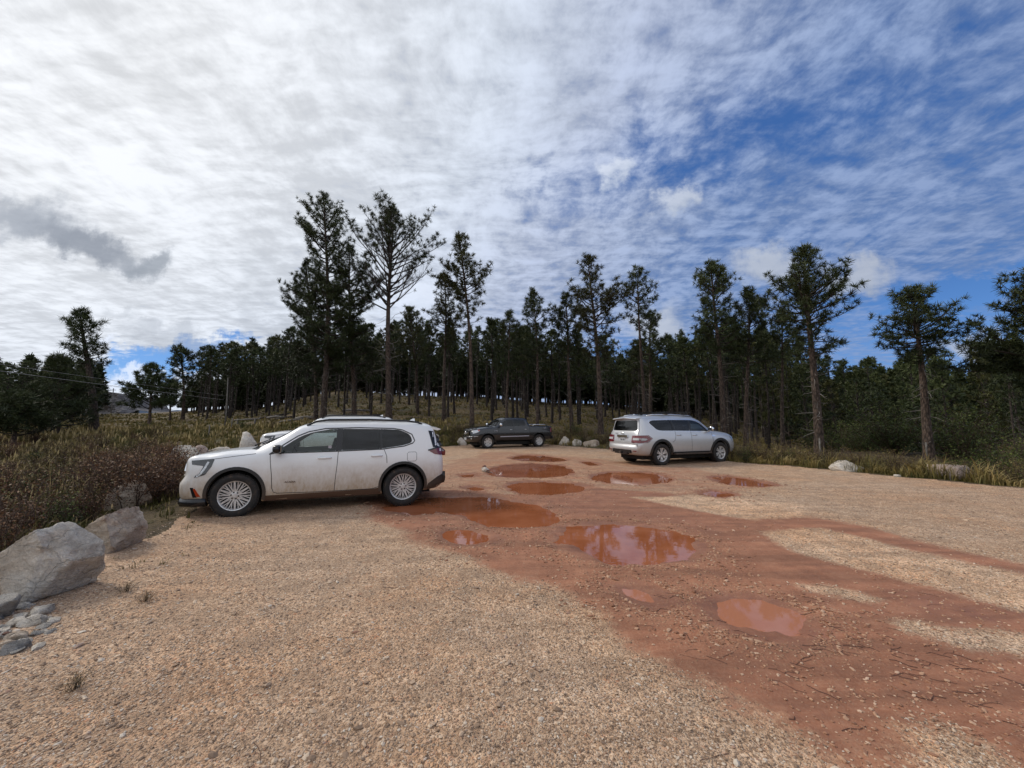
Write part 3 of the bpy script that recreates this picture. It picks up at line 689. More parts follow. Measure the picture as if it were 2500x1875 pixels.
# ------------------------------------------------------------------ grass and weeds
def grass(name, label, n, region, hts, wid_k, blades, tones, seed, lean=.45, mat='grass', heads=0):
    r = np.random.default_rng(seed)
    Pt = region(r, n); n = len(Pt); d = np.hypot(Pt[:, 0], Pt[:, 1])
    z = ground_z(Pt, fine=False)
    B = blades
    hh = (r.uniform(hts[0], hts[1], n)[:, None] * r.uniform(.5, 1.1, (n, B)) * np.clip(.75 + 1.5 * fbm(Pt * .9, 3, seed), .25, 1.5)[:, None])
    az = r.uniform(0, 6.28, (n, B)); le = lean * r.uniform(.1, 1, (n, B)); sp_ = .12 * hts[1]
    b0 = np.stack([Pt[:, 0, None] + r.normal(size=(n, B)) * sp_, Pt[:, 1, None] + r.normal(size=(n, B)) * sp_, np.repeat(z[:, None], B, 1) - .03], -1)
    dr = np.stack([np.cos(az), np.sin(az), az * 0], -1); up = np.array([0, 0, 1.0])
    m = b0 + (dr * le[..., None] * .35 + up) * hh[..., None] * .55
    tp = b0 + dr * (le * hh)[..., None] + up * (hh * (1 - le * .35))[..., None]
    w = (np.maximum(.004, d * wid_k)[:, None] * r.uniform(.6, 1.3, (n, B)))[..., None]
    sd_ = np.stack([-np.sin(az + .6), np.cos(az + .6), az * 0], -1)
    V = np.stack([b0 - sd_ * w, b0 + sd_ * w, m - sd_ * w * .8, m + sd_ * w * .8, tp], 2).reshape(-1, 3)
    k = np.arange(n * B)[:, None] * 5
    Qd = k + np.array([[0, 1, 3, 2]]); T = k + np.array([[2, 3, 4]])
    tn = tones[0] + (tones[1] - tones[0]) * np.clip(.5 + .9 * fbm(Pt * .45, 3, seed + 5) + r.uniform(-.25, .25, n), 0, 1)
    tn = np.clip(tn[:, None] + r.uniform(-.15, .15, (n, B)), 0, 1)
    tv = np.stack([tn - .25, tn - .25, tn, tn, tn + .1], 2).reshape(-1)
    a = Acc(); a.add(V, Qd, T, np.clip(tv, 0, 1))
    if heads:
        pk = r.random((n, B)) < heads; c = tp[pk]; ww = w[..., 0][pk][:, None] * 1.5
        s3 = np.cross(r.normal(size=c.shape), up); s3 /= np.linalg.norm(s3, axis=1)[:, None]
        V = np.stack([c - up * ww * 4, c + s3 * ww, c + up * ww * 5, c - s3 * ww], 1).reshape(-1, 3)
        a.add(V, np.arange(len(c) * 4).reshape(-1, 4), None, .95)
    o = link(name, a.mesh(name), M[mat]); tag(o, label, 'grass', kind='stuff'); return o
def polar(r, n, px0, px1, y0, y1):
    px = r.uniform(px0, px1, n); Y = y0 * (y1 / y0) ** r.random(n)
    return np.column_stack([(px - 1250) / F * Y, Y])
BOUL = [(x_at(606, 17.6), 17.6, 1.2), (x_at(545, 16.4), 16.4, 1.1), (x_at(500, 16), 16, 1.0), (x_at(463, 15.6), 15.6, 1.1), (x_at(490, 14.6), 14.6, .9), (x_at(550, 15.2), 15.2, 1.0), (x_at(334, 6.9), 6.9, .55), (x_at(330, 6.2), 6.2, .5), (x_at(325, 5.7), 5.7, .35), (x_at(2050, 12.3), 12.3, .75), (x_at(2316, 10.6), 10.6, .8), (x_at(1376, 26), 26, .9), (x_at(1407, 25.6), 25.6, .8), (x_at(1441, 24.6), 24.6, .9), (-4.35, 3.9, 1.0), (-4.95, 4.9, .5), (-5.2, 4.5, .4), (-4.0, 3.2, 1.0)]
def reg_left(r, n):
    q = polar(r, n, -450, 1150, 4.0, 34); s = psd(q, LOT); g = fbm(q * .8, 3, 90)
    ok = (s > .12 + .4 * r.random(len(q)) ** 2) & (g + .5 * r.random(len(q)) > -.05)
    for (bx, by, br) in BOUL: ok &= np.hypot(q[:, 0] - bx, q[:, 1] - by) > br
    return q[ok]
def reg_edge(r, n):
    q = polar(r, n * 4, 600, 2900, 6, 40); s = psd(q, LOT); g = fbm(q * 1.1, 3, 91); 
    for (bx, by, br) in BOUL: s = np.where(np.hypot(q[:, 0] - bx, q[:, 1] - by) < br * .8, -1, s)
    return q[(s > .05 + .5 * np.maximum(0, g)) & (s < 3.6 * r.random(len(q)) + .5) & (g + .45 * r.random(len(q)) > .0)][:n]
def reg_field(r, n):
    q = polar(r, n, -450, 2900, 28, 95); return q[psd(q, LOT) > 3]
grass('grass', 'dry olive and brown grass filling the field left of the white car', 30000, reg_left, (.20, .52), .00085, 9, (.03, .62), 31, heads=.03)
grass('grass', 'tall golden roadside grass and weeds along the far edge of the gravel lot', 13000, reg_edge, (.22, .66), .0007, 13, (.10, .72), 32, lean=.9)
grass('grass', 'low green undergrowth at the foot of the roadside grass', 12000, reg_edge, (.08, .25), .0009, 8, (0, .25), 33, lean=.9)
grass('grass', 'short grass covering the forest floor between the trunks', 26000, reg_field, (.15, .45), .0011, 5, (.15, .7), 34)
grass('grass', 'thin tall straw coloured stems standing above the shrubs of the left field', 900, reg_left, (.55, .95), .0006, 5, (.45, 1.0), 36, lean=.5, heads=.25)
def reg_stray(r, n):
    q = polar(r, n, -100, 620, 2.5, 8); s = psd(q, LOT); k = fbm(q * 1.6, 3, 71); return q[(s > -1.3) & (s < .35) & (k + .25 * s > .02)]
grass('grass', 'sparse weeds straggling from the verge onto the gravel by the boulders', 1200, reg_stray, (.05, .18), .0009, 7, (.0, .5), 35, lean=.9)

def shrub(seed, h, leafm, nst=26, nl=60, ls=.018, spread=.65):
    r = np.random.default_rng(seed); st, lf = Acc(), Acc()
    C = []
    for k in range(nst):
        a = r.uniform(0, 6.28); sl = r.uniform(.1, spread); hh = h * r.uniform(.5, 1.08); n = 6
        p = np.array([r.normal() * .08, r.normal() * .08, -.05]); d = np.array([math.cos(a) * sl, math.sin(a) * sl, 1.0]); d /= np.linalg.norm(d); pts = [p]
        for m in range(n): d = d + r.normal(size=3) * .13; d /= np.linalg.norm(d); pts.append(pts[-1] + d * hh / n)
        pts = np.array(pts); st.tube(pts, np.linspace(.009, .003, n + 1) * (h / .8) ** .5, 3)
        for m in range(nl):
            g = .25 + .75 * (m + r.random()) / nl; x = g * n; q = min(int(x), n - 1); c = pts[q] * (1 - x + q) + pts[q + 1] * (x - q)
            off = r.normal(size=3) * h * .085
            if m % 4 == 0: st.tube(np.array([c, c + off * .5, c + off]), [.003, .002, .0015], 3)
            C.append(c + off)
    C = np.array(C); n = len(C); u = rdir(n, r); v = np.cross(u, rdir(n, r)); v /= np.linalg.norm(v, axis=1)[:, None] + 1e-9
    s = (ls * r.uniform(.5, 1.3, n))[:, None]
    V = np.stack([C - u * s, C + v * s * .55, C + u * s, C - v * s * .55], 1).reshape(-1, 3)
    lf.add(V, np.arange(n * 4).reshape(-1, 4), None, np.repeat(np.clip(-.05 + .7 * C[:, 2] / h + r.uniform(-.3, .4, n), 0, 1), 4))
    return st.mesh('stems', True), lf.mesh('leaves')
M['stem'] = simple('weed_stem', (.075, .045, .03), .9, .3, 4)
SHR = {'leaf_brown': [shrub(700 + k, .95, 0) for k in range(4)], 'leaf_olive': [shrub(710 + k, .8, 0, 20, 50, .016) for k in range(3)],
       'leaf_green': [shrub(720 + k, .9, 0, 20, 60, .022, .8) for k in range(3)], 'leaf_red': [shrub(730, .55, 0, 14, 46, .019)]}
SHR['big'] = [shrub(740 + k, 2.6, 0, 60, 90, .042, .95) for k in range(2)]; M['big'] = M['leaf_green']
def put_shrub(kind, x, y, sc, label, group, cat='shrub'):
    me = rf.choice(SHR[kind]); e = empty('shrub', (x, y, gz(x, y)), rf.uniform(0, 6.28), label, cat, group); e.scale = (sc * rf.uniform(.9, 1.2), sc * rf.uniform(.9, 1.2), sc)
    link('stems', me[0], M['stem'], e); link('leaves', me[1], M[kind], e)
def scatter(kind, n, px0, px1, y0, y1, sc, label, group, smin=.35, smax=99, mind=.45):
    k = 0; tr_ = 0; pl_ = []
    while k < n and tr_ < 9000:
        tr_ += 1; Y = y0 * (y1 / y0) ** rf.random(); x = (rf.uniform(px0, px1) - 1250) / F * Y
        s = psd(np.array([[x, Y]]), LOT)[0]
        if s < smin or s > smax or any((x - bx) ** 2 + (Y - by) ** 2 < (br + .25) ** 2 for bx, by, br in BOUL) or any((a - x) ** 2 + (b_ - Y) ** 2 < (mind * sc[1]) ** 2 for a, b_ in pl_): continue
        pl_.append((x, Y)); put_shrub(kind, x, Y, rf.uniform(*sc), label, group); k += 1
scatter('leaf_green', 30, -250, 600, 5.5, 16, (.5, .9), 'low green leafy weed in the left field', 'green leafy weeds in the left field', mind=.5)
scatter('leaf_brown', 80, -250, 425, 4.6, 24, (.5, 1.15), 'brown autumn shrub in the weedy field left of the white car', 'brown shrubs in the left field', mind=.55)
scatter('leaf_brown', 26, 240, 430, 7.6, 13, (.9, 1.3), 'tall rust brown shrub beside the front of the nearest white car', 'tall rust shrubs beside the nearest white car', mind=.4)
scatter('leaf_olive', 40, 380, 1080, 12, 30, (.35, .7), 'small olive weed clump behind the two white cars', 'small weed clumps behind the white cars', mind=.5)
scatter('leaf_olive', 62, -250, 420, 5.5, 30, (.6, 1.5), 'olive yellow weed clump in the left field', 'olive weed clumps in the left field', mind=.5)
scatter('leaf_red', 9, -100, 330, 4.4, 10, (.7, 1.1), 'low shrub with dark red leaves in the left field', 'red-leaved shrubs in the left field', mind=.5)
for px, py in ((178, 1688), (352, 1472), (305, 1448)):
    x, y, _ = at(px, py); put_shrub('leaf_olive', x, y, .15, 'tiny twiggy weed growing out of the bare gravel', 'tiny weeds growing out of the gravel', 'weed')
scatter('leaf_olive', 95, 1100, 2700, 9, 32, (.7, 1.35), 'straw coloured weed clump on the far verge of the gravel lot', 'straw coloured weed clumps on the far verge', smin=.4, smax=3.2, mind=.5)
scatter('leaf_green', 40, 1150, 2700, 9, 32, (.5, .95), 'small green leafy weed on the far verge of the gravel lot', 'green leafy weeds on the far verge', smin=.15, smax=3.0, mind=.5)
for (px, py_b, Y, sc, kind, lab) in [(2180, 0, 24, 3.4, 'leaf_green', 'dense green bush under the trees left of the umbrella-crowned pine'), (2010, 0, 30, 3.2, 'leaf_green', 'rounded green bush behind the big pine trunk'),
                                     (2345, 0, 22, 3.6, 'leaf_green', 'tall green bush right of the umbrella-crowned pine'), (2440, 0, 18, 2.6, 'leaf_green', 'green bush behind the right end of the verge'),
                                     (2100, 0, 27, 3.0, 'leaf_green', 'green bush between the big pine and the umbrella-crowned pine'), (2540, 0, 15, 2.4, 'leaf_green', 'green bush at the right edge of the photo'),
                                     (1640, 0, 27, 1.6, 'leaf_green', 'low green bush behind the silver car roof'), (1405, 0, 29, 1.5, 'leaf_green', 'low green bush behind the pickup bed'),
                                     (662, 0, 30, 1.3, 'leaf_olive', 'yellow green bush near the fallen logs above the white car hood'), (588, 0, 31, 1.1, 'leaf_green', 'small green bush near the wooden rail')]:
    x = x_at(px, Y); put_shrub('big' if sc > 2 else kind, x, Y, sc / 2.9 if sc > 2 else sc, lab, None, 'bush')
# ------------------------------------------------------------------ rocks
def rock_mat(name, c0, c1, c2, stain, ss=.35):
    m, t, b = material(name, rough=.88)
    p = t.new('ShaderNodeTexCoord').outputs['Object']; q = t.vm('ADD', p, t.vm('SCALE', t.noise(p, 3, 4, .6, col=True), .3))
    c = t.ramp(t.noise(q, 2.4, 7, .7), [(.32, c0), (.5, c1), (.68, c2)])
    c = t.mix(t.m('MULTIPLY', t.rng(t.noise(q, 1.7, 5, .65), .54, .66), ss * 2), c, stain)
    lay = t.noise(t.vm('MULTIPLY', q, (1.2, 1.2, 7)), 3, 5, .65)
    c = t.vm('SCALE', c, t.rng(lay, .35, .65, .82, 1.1, False))
    fine = t.noise(p, 42, 5, .75); c = t.vm('SCALE', c, t.rng(fine, .3, .7, .80, 1.14, False))
    ck = t.rng(t.vor(t.vm('MULTIPLY', q, (1, 1, 1.8)), 2.3, 'DISTANCE_TO_EDGE'), 0, .022, .74, 1); c = t.vm('SCALE', c, ck)
    t.put(b.inputs['Base Color'], c)
    n1 = t.bump(t.m('ADD', t.m('ADD', t.m('MULTIPLY', lay, .6), t.m('MULTIPLY', ck, .5)), t.noise(q, 9, 8, .75)), 1.0, .09)
    t.put(b.inputs['Normal'], t.bump(fine, .5, .008, n1)); return m
M['rock_white'] = rock_mat('pale_limestone', (.54, .46, .37), (.78, .70, .60), (.90, .85, .78), (.52, .31, .18), .22)
M['rock_tan'] = rock_mat('tan_limestone', (.38, .28, .20), (.64, .52, .41), (.78, .69, .58), (.28, .12, .08), .4)
M['rock_pink'] = rock_mat('pinkish_limestone', (.34, .25, .21), (.54, .42, .36), (.68, .58, .51), (.22, .12, .10), .3)
M['rock_grey'] = rock_mat('grey_limestone', (.26, .24, .22), (.44, .41, .375), (.58, .55, .51), (.25, .19, .15), .2)
M['rock_red'] = rock_mat('reddish_stone', (.16, .08, .055), (.27, .135, .095), (.36, .22, .16), (.2, .08, .05), .3)
import bmesh
def ico(sub):
    bm = bmesh.new(); bmesh.ops.create_icosphere(bm, subdivisions=sub, radius=1)
    V = np.array([v.co[:] for v in bm.verts]); T = np.array([[v.index for v in f.verts] for f in bm.faces]); bm.free(); return V, T
ICO = {k: ico(k) for k in (1, 2, 3, 4, 5)}
def rock_mesh(seed, dims, sub=4, ncut=14, amp=.06, cuts=None, sharp=1.0, shear=0.0):
    r = np.random.default_rng(seed); V, T = ICO[sub]; V = V * 1.25
    N = rdir(ncut, r) * [1, 1, .8]; N /= np.linalg.norm(N, axis=1)[:, None]
    C = [(n, r.uniform(.58, .92)) for n in N] + [(np.array(n) / np.linalg.norm(n), d) for n, d in (cuts or [])]
    for _ in range(2):
        for n, d in C:
            e = V @ n - d; V = V - np.maximum(e, 0)[:, None] * n * sharp
    nr_ = V / (np.linalg.norm(V, axis=1)[:, None] + 1e-9)
    a1 = fbm(V * 1.6 + seed, 3, seed); a2 = 1 - np.abs(fbm(V * 3.1 + seed * 2, 4, seed + 3)) * 2.4; a3 = fbm(V * 9 + seed, 3, seed + 7)
    V = V * (1 + amp * (a1 * 1.6 + a2 * .55 + a3 * .45))[:, None]
    lay = np.sin(V[:, 2] * 16 + a1 * 7) * amp * .18; V[:, :2] *= (1 + lay)[:, None]
    V[:, 2] = np.where(V[:, 2] < -.55, -.55 + (V[:, 2] + .55) * .2, V[:, 2])
    V[:, 0] += shear * V[:, 2]
    mn, mx = V.min(0), V.max(0); V = (V - (mn + mx) / 2) / (mx - mn) * np.array(dims); V[:, 2] += dims[2] / 2
    me = mesh_np('rock', V, T, True)
    me.set_sharp_from_angle(angle=R(32)); return me
def rock(name, px, pyb, wpx, hpx, mat, seed, label, group=None, sub=4, depth=.8, rz=0.0, Y=None, cat='rock', sink=.10, **kw):
    """px centre column, pyb row of the foot, size in photograph pixels at that spot"""
    if Y is None:
        x, Y, _ = at(px, pyb)
    s = F / Y; w, h = wpx / s, hpx / s
    x = (px - 1250) / F * Y; z = gz(x, Y)
    cy = Y + w * depth * .35; x = x * cy / Y
    o = link(name, rock_mesh(seed, (w, w * depth, h * (1 + sink)), sub, **kw), M[mat]); tag(o, label, cat, group)
    o.location = (x, cy, z - h * sink); o.rotation_euler = (0, 0, rz); return o
big = rock('boulder', 150, 1474, 222, 168, 'rock_white', 11, 'largest white limestone boulder, a slanting slab at the left edge of the gravel', None, 5, .75, R(4),
     ncut=5, amp=.085, cuts=[((-.50, -.05, .86), .66), ((.80, -.1, .60), .80), ((-.05, -.97, .22), .70), ((.7, -.7, .1), .80), ((-.5, -.8, -.3), .82)], sink=.06)
rock('boulder', 308, 1352, 140, 100, 'rock_tan', 23, 'tan boulder with rust red cracks between the largest white boulder and the shrubs', None, 5, .8, R(-8), ncut=11, amp=.10, cuts=[((-.45, -.15, .85), .5), ((.85, 0, .5), .75), ((0, -1, .1), .7)])
rock('boulder', 334, 1243, 112, 58, 'rock_tan', 37, 'flat topped brownish boulder half hidden in grass left of the white car', None, 4, .9, 0, ncut=8, amp=.05, cuts=[((0, -.1, 1), .55)])
rock('rock', 50, 1526, 96, 50, 'rock_grey', 41, 'flat grey slab lying below the largest white boulder', None, 4, .8, R(10), ncut=7, amp=.04, cuts=[((-.2, -.2, .95), .45)])
rock('rock', 215, 1330, 44, 26, 'rock_grey', 43, 'small grey rock in the gap between the two nearest boulders', None, 3)
rock('rock', 262, 1362, 56, 34, 'rock_tan', 47, 'small brown rock wedged under the tan boulder', None, 3)
rock('rock', 12, 1465, 60, 50, 'rock_tan', 48, 'brown rock under the left end of the largest white boulder', None, 3)
rr_ = random.Random(12)
for k in range(48):
    px = rr_.uniform(-30, 190); py = 1500 + rr_.uniform(-15, 120) - px * .12
    if py < 1515 - px * .25: continue
    w = rr_.uniform(18, 52)
    rock('stone', px, py, w, w * rr_.uniform(.28, .5), rr_.choice(['rock_white', 'rock_white', 'rock_tan', 'rock_grey']), 300 + k, 'small flat grey or tan stone in the heap beside the big white boulder', 'flat stones heaped by the big boulder', 3, .8, rr_.uniform(0, 3), cat='stone', sink=.12)
rock('stone', 48, 1566, 34, 15, 'rock_red', 61, 'dull red flat stone, left one of two at the foot of the stone heap', None, 3, cat='stone', sink=.2)
rock('stone', 80, 1563, 30, 15, 'rock_red', 62, 'dull red flat stone, right one of two at the foot of the stone heap', None, 3, cat='stone', sink=.2)
for (px, pyb, wp_, hp, Y, m_, lab) in [(606, 1108, 54, 62, 18, 'rock_white', 'tall round white boulder standing above the white car hood'),
    (541, 1100, 72, 32, 17.2, 'rock_white', 'long low pale boulder left of the tall round one above the hood'),
    (497, 1102, 40, 38, 16.8, 'rock_pink', 'pinkish boulder in the middle of the row above the white car hood'),
    (463, 1112, 70, 42, 16.2, 'rock_white', 'leftmost slanting pale boulder in the row above the white car hood'),
    (575, 1108, 34, 26, 16.6, 'rock_tan', 'small tan rock in front of the row above the white car hood'),
    (1129, 1078, 24, 20, 27, 'rock_white', 'pale boulder directly in front of the dark pickup bumper'),
    (1064, 1066, 20, 14, 28, 'rock_white', 'small white boulder just above the tail of the white car'),
    (1376, 1080, 26, 22, 27, 'rock_white', 'rounded white boulder in the grass right behind the dark pickup'),
    (1407, 1080, 24, 16, 26.5, 'rock_white', 'middle pale boulder of three between the pickup and the silver car'),
    (1441, 1082, 40, 16, 25.5, 'rock_tan', 'low tan boulder nearest the silver car, rightmost of three'),
    (2050, 1153, 74, 27, None, 'rock_white', 'smooth white boulder on the verge under the straw coloured weeds at the right'),
    (2316, 1174, 116, 36, None, 'rock_pink', 'long pinkish grey block of rock on the verge at the far right'),
    (2175, 1166, 16, 7, None, 'rock_white', 'small white stone on the verge between the two right-hand boulders')]:
    rock('boulder' if wp_ > 18 else 'stone', px, pyb, wp_, hp, m_, 70 + px % 50, lab, None, 4 if wp_ > 50 else 3, .7, Y=Y, cat='rock', amp=.07, ncut=4, cuts=[((0, 0, 1), .7)] if wp_ > 100 else None)
rock('stone', 1187, 1153, 20, 13, 'rock_white', 91, 'pale stone, front one of the little pile beside the puddle before the pickup', None, 3, Y=12.8, cat='stone')
rock('stone', 1183, 1145, 13, 9, 'rock_grey', 92, 'grey stone, middle one of the little pile beside the puddle before the pickup', None, 3, Y=13.2, cat='stone')
rock('stone', 1183, 1136, 11, 6, 'rock_red', 93, 'dark brown stone, rearmost of the little pile beside the puddle before the pickup', None, 3, Y=14.2, cat='stone')

# loose gravel: pebbles lying on the lot, denser near the viewer and round the puddles
def pebbles(name, label, n, seed, rmin, rmax, size, sel, tones, mat):
    r = np.random.default_rng(seed)
    Y = rmin * (rmax / rmin) ** r.random(n); px = r.uniform(-60, 2560, n)
    Pt = np.column_stack([(px - 1250) / F * Y, Y]); s = psd(Pt, LOT); keep = s < .1; Pt = Pt[keep]; k = sel(Pt, r); Pt = Pt[k]; n = len(Pt)
    z = ground_z(Pt)
    V0, T0 = ICO[1]; vs = []
    a = Acc(); V0s = [V0 * (1 + r.uniform(-.28, .28, (len(V0), 1))) for _ in range(12)]
    vi = r.integers(0, 12, n); B = np.array(V0s)[vi]
    sz = size[0] * (size[1] / size[0]) ** (r.random(n) ** 1.8) * (1 + np.hypot(Pt[:, 0], Pt[:, 1]) * .05)
    sc = np.stack([sz * r.uniform(.7, 1.5, n), sz * r.uniform(.6, 1.0, n), sz * r.uniform(.3, .65, n)], -1)
    B = B * sc[:, None]; an = r.uniform(0, 6.28, n); c, s_ = np.cos(an)[:, None], np.sin(an)[:, None]
    tilt = r.uniform(-.3, .3, n)[:, None]; B[..., 2] = B[..., 2] + tilt * B[..., 0]
    X = B[..., 0] * c - B[..., 1] * s_; Yy = B[..., 0] * s_ + B[..., 1] * c
    V = np.stack([X + Pt[:, 0, None], Yy + Pt[:, 1, None], B[..., 2] + z[:, None] + sc[:, 2, None] * .25], -1).reshape(-1, 3)
    T = (T0[None] + (np.arange(n) * len(V0))[:, None, None]).reshape(-1, 3)
    a.add(V, None, T, np.repeat(r.random(n) * (tones[1] - tones[0]) + tones[0], len(V0)))
    o = link(name, a.mesh(name, False), M[mat]); tag(o, label, 'gravel', kind='stuff'); return n
m, t, b = material('pebble', rough=.85); M['pebble'] = m
t.put(b.inputs['Base Color'], t.ramp(t.attr('tone'), [(0, (.15, .10, .07)), (.3, (.30, .20, .13)), (.6, (.45, .32, .22)), (.85, (.55, .42, .30)), (.93, (.55, .48, .40)), (1, (.30, .15, .09))]))
m, t, b = material('muddy_pebble', rough=.8); M['mud_pebble'] = m
t.put(b.inputs['Base Color'], t.ramp(t.attr('tone'), [(0, (.22, .10, .055)), (.45, (.33, .165, .095)), (.8, (.44, .27, .17)), (1, (.56, .40, .29))]))
def mudv(q, r): 
    e = fbm(q * .9, 5, 40) * .5; m_ = sstep(.4, -.4, psd(q, W(MUD)) + e * .7)
    for tp in TAN: m_ *= 1 - sstep(.3, -.34, psd(q, W(tp)) + e * .6)
    return m_
def puddist(q):
    d = np.full(len(q), 9.0)
    for pl_ in PUDW.values(): d = np.minimum(d, psd(q, pl_))
    return d
pebbles('gravel', 'loose tan gravel strewn over the pale parts of the lot', 120000, 1, 1.6, 10, (.0035, .0095), lambda q, r: (mudv(q, r) < r.uniform(.25, .7, len(q))) & (puddist(q) > .1) & (r.random(len(q)) < .55 + .45 * (fbm(q * 1.3, 3, 81) > -.05)), (0, 1), 'pebble')
pebbles('gravel', 'coarser stones lying in the gravel nearest the viewer', 1500, 2, 1.6, 8, (.009, .022), lambda q, r: (mudv(q, r) < .4) & ((q[:, 0] < .5) | (r.random(len(q)) < .4)) & (fbm(q * 1.1, 3, 83) > -.1), (.1, 1), 'pebble')
pebbles('gravel', 'mud coated pebbles scattered over the red mud', 20000, 3, 2.0, 12, (.004, .014), lambda q, r: (mudv(q, r) > .3) & (puddist(q) > .08) & (fbm(q * 1.2, 4, 82) + .25 * r.random(len(q)) > .05), (.2, 1), 'mud_pebble')
pebbles('gravel', 'washed pebbles banked round the puddles', 60000, 4, 3, 14, (.006, .020), lambda q, r: (lambda d: (d > .10) & (d < .12 + .6 * r.random(len(q)) ** 1.6))(puddist(q) + fbm(q * 2, 3, 84) * .2), (0, .9), 'mud_pebble')
# twigs and needles washed together on the mud
r = np.random.default_rng(5); a = Acc()
for (px, py, n, sp_) in [(2080, 1565, 22, .13), (1880, 1600, 22, .14), (2240, 1620, 26, .22), (1700, 1560, 16, .2), (2430, 1660, 34, .14), (2350, 1700, 22, .25), (2150, 1480, 12, .25), (1300, 1430, 12, .3), (1420, 1480, 14, .25),
                         (1960, 1470, 14, .2), (1740, 1810, 6, .2), (650, 1780, 7, .25), (700, 1560, 8, .6), (1100, 1650, 10, .6), (2300, 1560, 14, .35), (1960, 1680, 16, .25), (1650, 1480, 14, .2)]:
    cx, cy, _ = at(px, py)
    for k in range(n * 5 // 9):
        x, y = cx + r.normal() * sp_ * 1.5, cy + r.normal() * sp_; L = r.uniform(.04, .18); an = r.normal(-.45, .45)
        q = np.array([[x + math.cos(an) * L * (f - .5), y + math.sin(an) * L * (f - .5) + math.sin(f * 3) * L * .12 * r.normal(), 0] for f in np.linspace(0, 1, 4)])
        q[:, 2] = ground_z(q[:, :2]) + .003; a.tube(q, r.uniform(.001, .0022), 3)
o = link('twigs', a.mesh('twigs'), simple('wet_twig', (.07, .028, .018), .8)); tag(o, 'dark twigs and pine needles washed together on the red mud', 'twigs', kind='stuff')

# ------------------------------------------------------------------ things in the background
def poly_tube(name, pts, rad, mat, k=7, label=None, cat=None, group=None, parent=None, cap=True):
    a = Acc(); a.tube(np.array(pts, float), rad, k, cap=cap); o = link(name, a.mesh(name, True), mat, parent)
    if label: tag(o, label, cat, group)
    return o
def P3(px, py, Y): return (x_at(px, Y, z_at(py, Y)), Y, z_at(py, Y))
# bare dead pole and stakes in the field
x, Y = x_at(546, 33), 33; z = gz(x, Y)
poly_tube('dead_snag', [(x, Y, z - .3), (x + .05, Y, z + 1.6), (x - .02, Y, z_at(922, Y))], [.075, .06, .03], M['deadwood'], 7, 'bare pale dead tree pole in the field before the dark grove', 'dead tree')
for px, py0, py1, Y, lab in [(507, 1020, 1050, 26, 'short pale stake in the field left of the tall round white boulder'), (562, 1008, 1036, 31, 'thin dead stem right of the bare pale pole'), (2262, 1065, 1108, 20.5, 'weathered stub at the foot of the umbrella-crowned pine'), (2002, 1062, 1108, 20, 'split stump beside the base of the big pine')]:
    x = x_at(px, Y); z = gz(x, Y); poly_tube('wooden_stake', [(x, Y, z - .2), (x + .03, Y, z + (py1 - py0) / F * Y)], [.045, .035], M['deadwood'], 6, lab, 'stake')
# low wooden rail
e = empty('wooden_rail', (x_at(598, 38), 38, gz(x_at(598, 38), 38)), 0, 'low weathered wooden rail on two posts at the foot of the grove', 'fence')
for s in (-.85, .85):
    a = Acc(); a.tube(np.array([[s, 0, -.3], [s, .05, .62]]), .09, 7, cap=True); link('post', a.mesh('post', True), M['deadwood'], e)
a = Acc(); a.tube(np.array([[-1.15, -.05, .48], [0, 0, .55], [1.1, .05, .60]]), [.07, .08, .07], 7, cap=True); link('rail', a.mesh('rail', True), M['deadwood'], e)
# fallen logs
for k, (px, Y, L, rz, rd) in enumerate([(690, 40, 1.6, .1, .12), (715, 36, 2.6, .05, .10), (745, 37, 2.2, -.15, .14), (765, 36, 1.4, .3, .12), (810, 38, 2.4, -.1, .16), (830, 36.5, 2.8, .12, .15), (905, 38, 1.8, .2, .13), (925, 36, 2.0, -.2, .12), (870, 42, 3.2, .05, .14), (668, 46, 3.0, .2, .12), (670, 44, 2.4, -.3, .14), (660, 48, 2.8, .15, .12), (1010, 37, 1.6, .1, .11)]):
    x = x_at(px, Y); z = gz(x, Y); c, s = math.cos(rz), math.sin(rz)
    poly_tube('fallen_log', [(x - c * L / 2, Y - s * L / 2, gz(x - c * L / 2, Y) + rd * 1.2), (x, Y, z + rd * 1.6), (x + c * L / 2, Y + s * L / 2, gz(x + c * L / 2, Y) + rd * 1.4)], [rd, rd * .9, rd * .7], M['deadwood'] if k % 3 else M['bark_dark'], 7,
              'weathered fallen log on the grassy slope under the tall trees', 'log', 'fallen logs under the tall trees')
# rock face at the left
r = np.random.default_rng(8); nx, nz_ = 90, 40; Y0 = 175
us = np.linspace(0, 1, nx); ws = np.linspace(0, 1, nz_); U, Wv = np.meshgrid(us, ws, indexing='ij')
topy = np.interp(us, [0, .15, .5, .62, .75, 1], [962, 952, 957, 970, 988, 1000])
X = (196 + us * 104 - 1250) / F * Y0; zt = np.array([z_at(p, Y0) for p in topy]); zb = np.array([gz(a_, Y0) - 1 for a_ in X])
ZZ = zb[:, None] + (zt - zb)[:, None] * Wv; XX = np.repeat(X[:, None], nz_, 1)
nn = fbm(np.column_stack([XX.ravel() * .35, ZZ.ravel() * .3]), 5, 4).reshape(nx, nz_)
YY = Y0 + Wv * 6 + nn * 5; V = np.stack([XX, YY, ZZ], -1).reshape(-1, 3); V = np.vstack([V, np.stack([X, X * 0 + Y0 + 30, zt - 2], -1)])
i = np.arange(nx - 1)[:, None] * nz_; j = np.arange(nz_ - 1)[None]; Qd = np.stack([i + j, i + nz_ + j, i + nz_ + j + 1, i + j + 1], -1).reshape(-1, 4)
k = np.arange(nx - 1); Qt = np.column_stack([k * nz_ + nz_ - 1, (k + 1) * nz_ + nz_ - 1, nx * nz_ + k + 1, nx * nz_ + k])
o = link('rock_face', mesh_np('rock_face', V, [np.vstack([Qd, Qt])], False), simple('cliff_rock', (.15, .135, .13), .95, .5, .6)); tag(o, kind='structure')
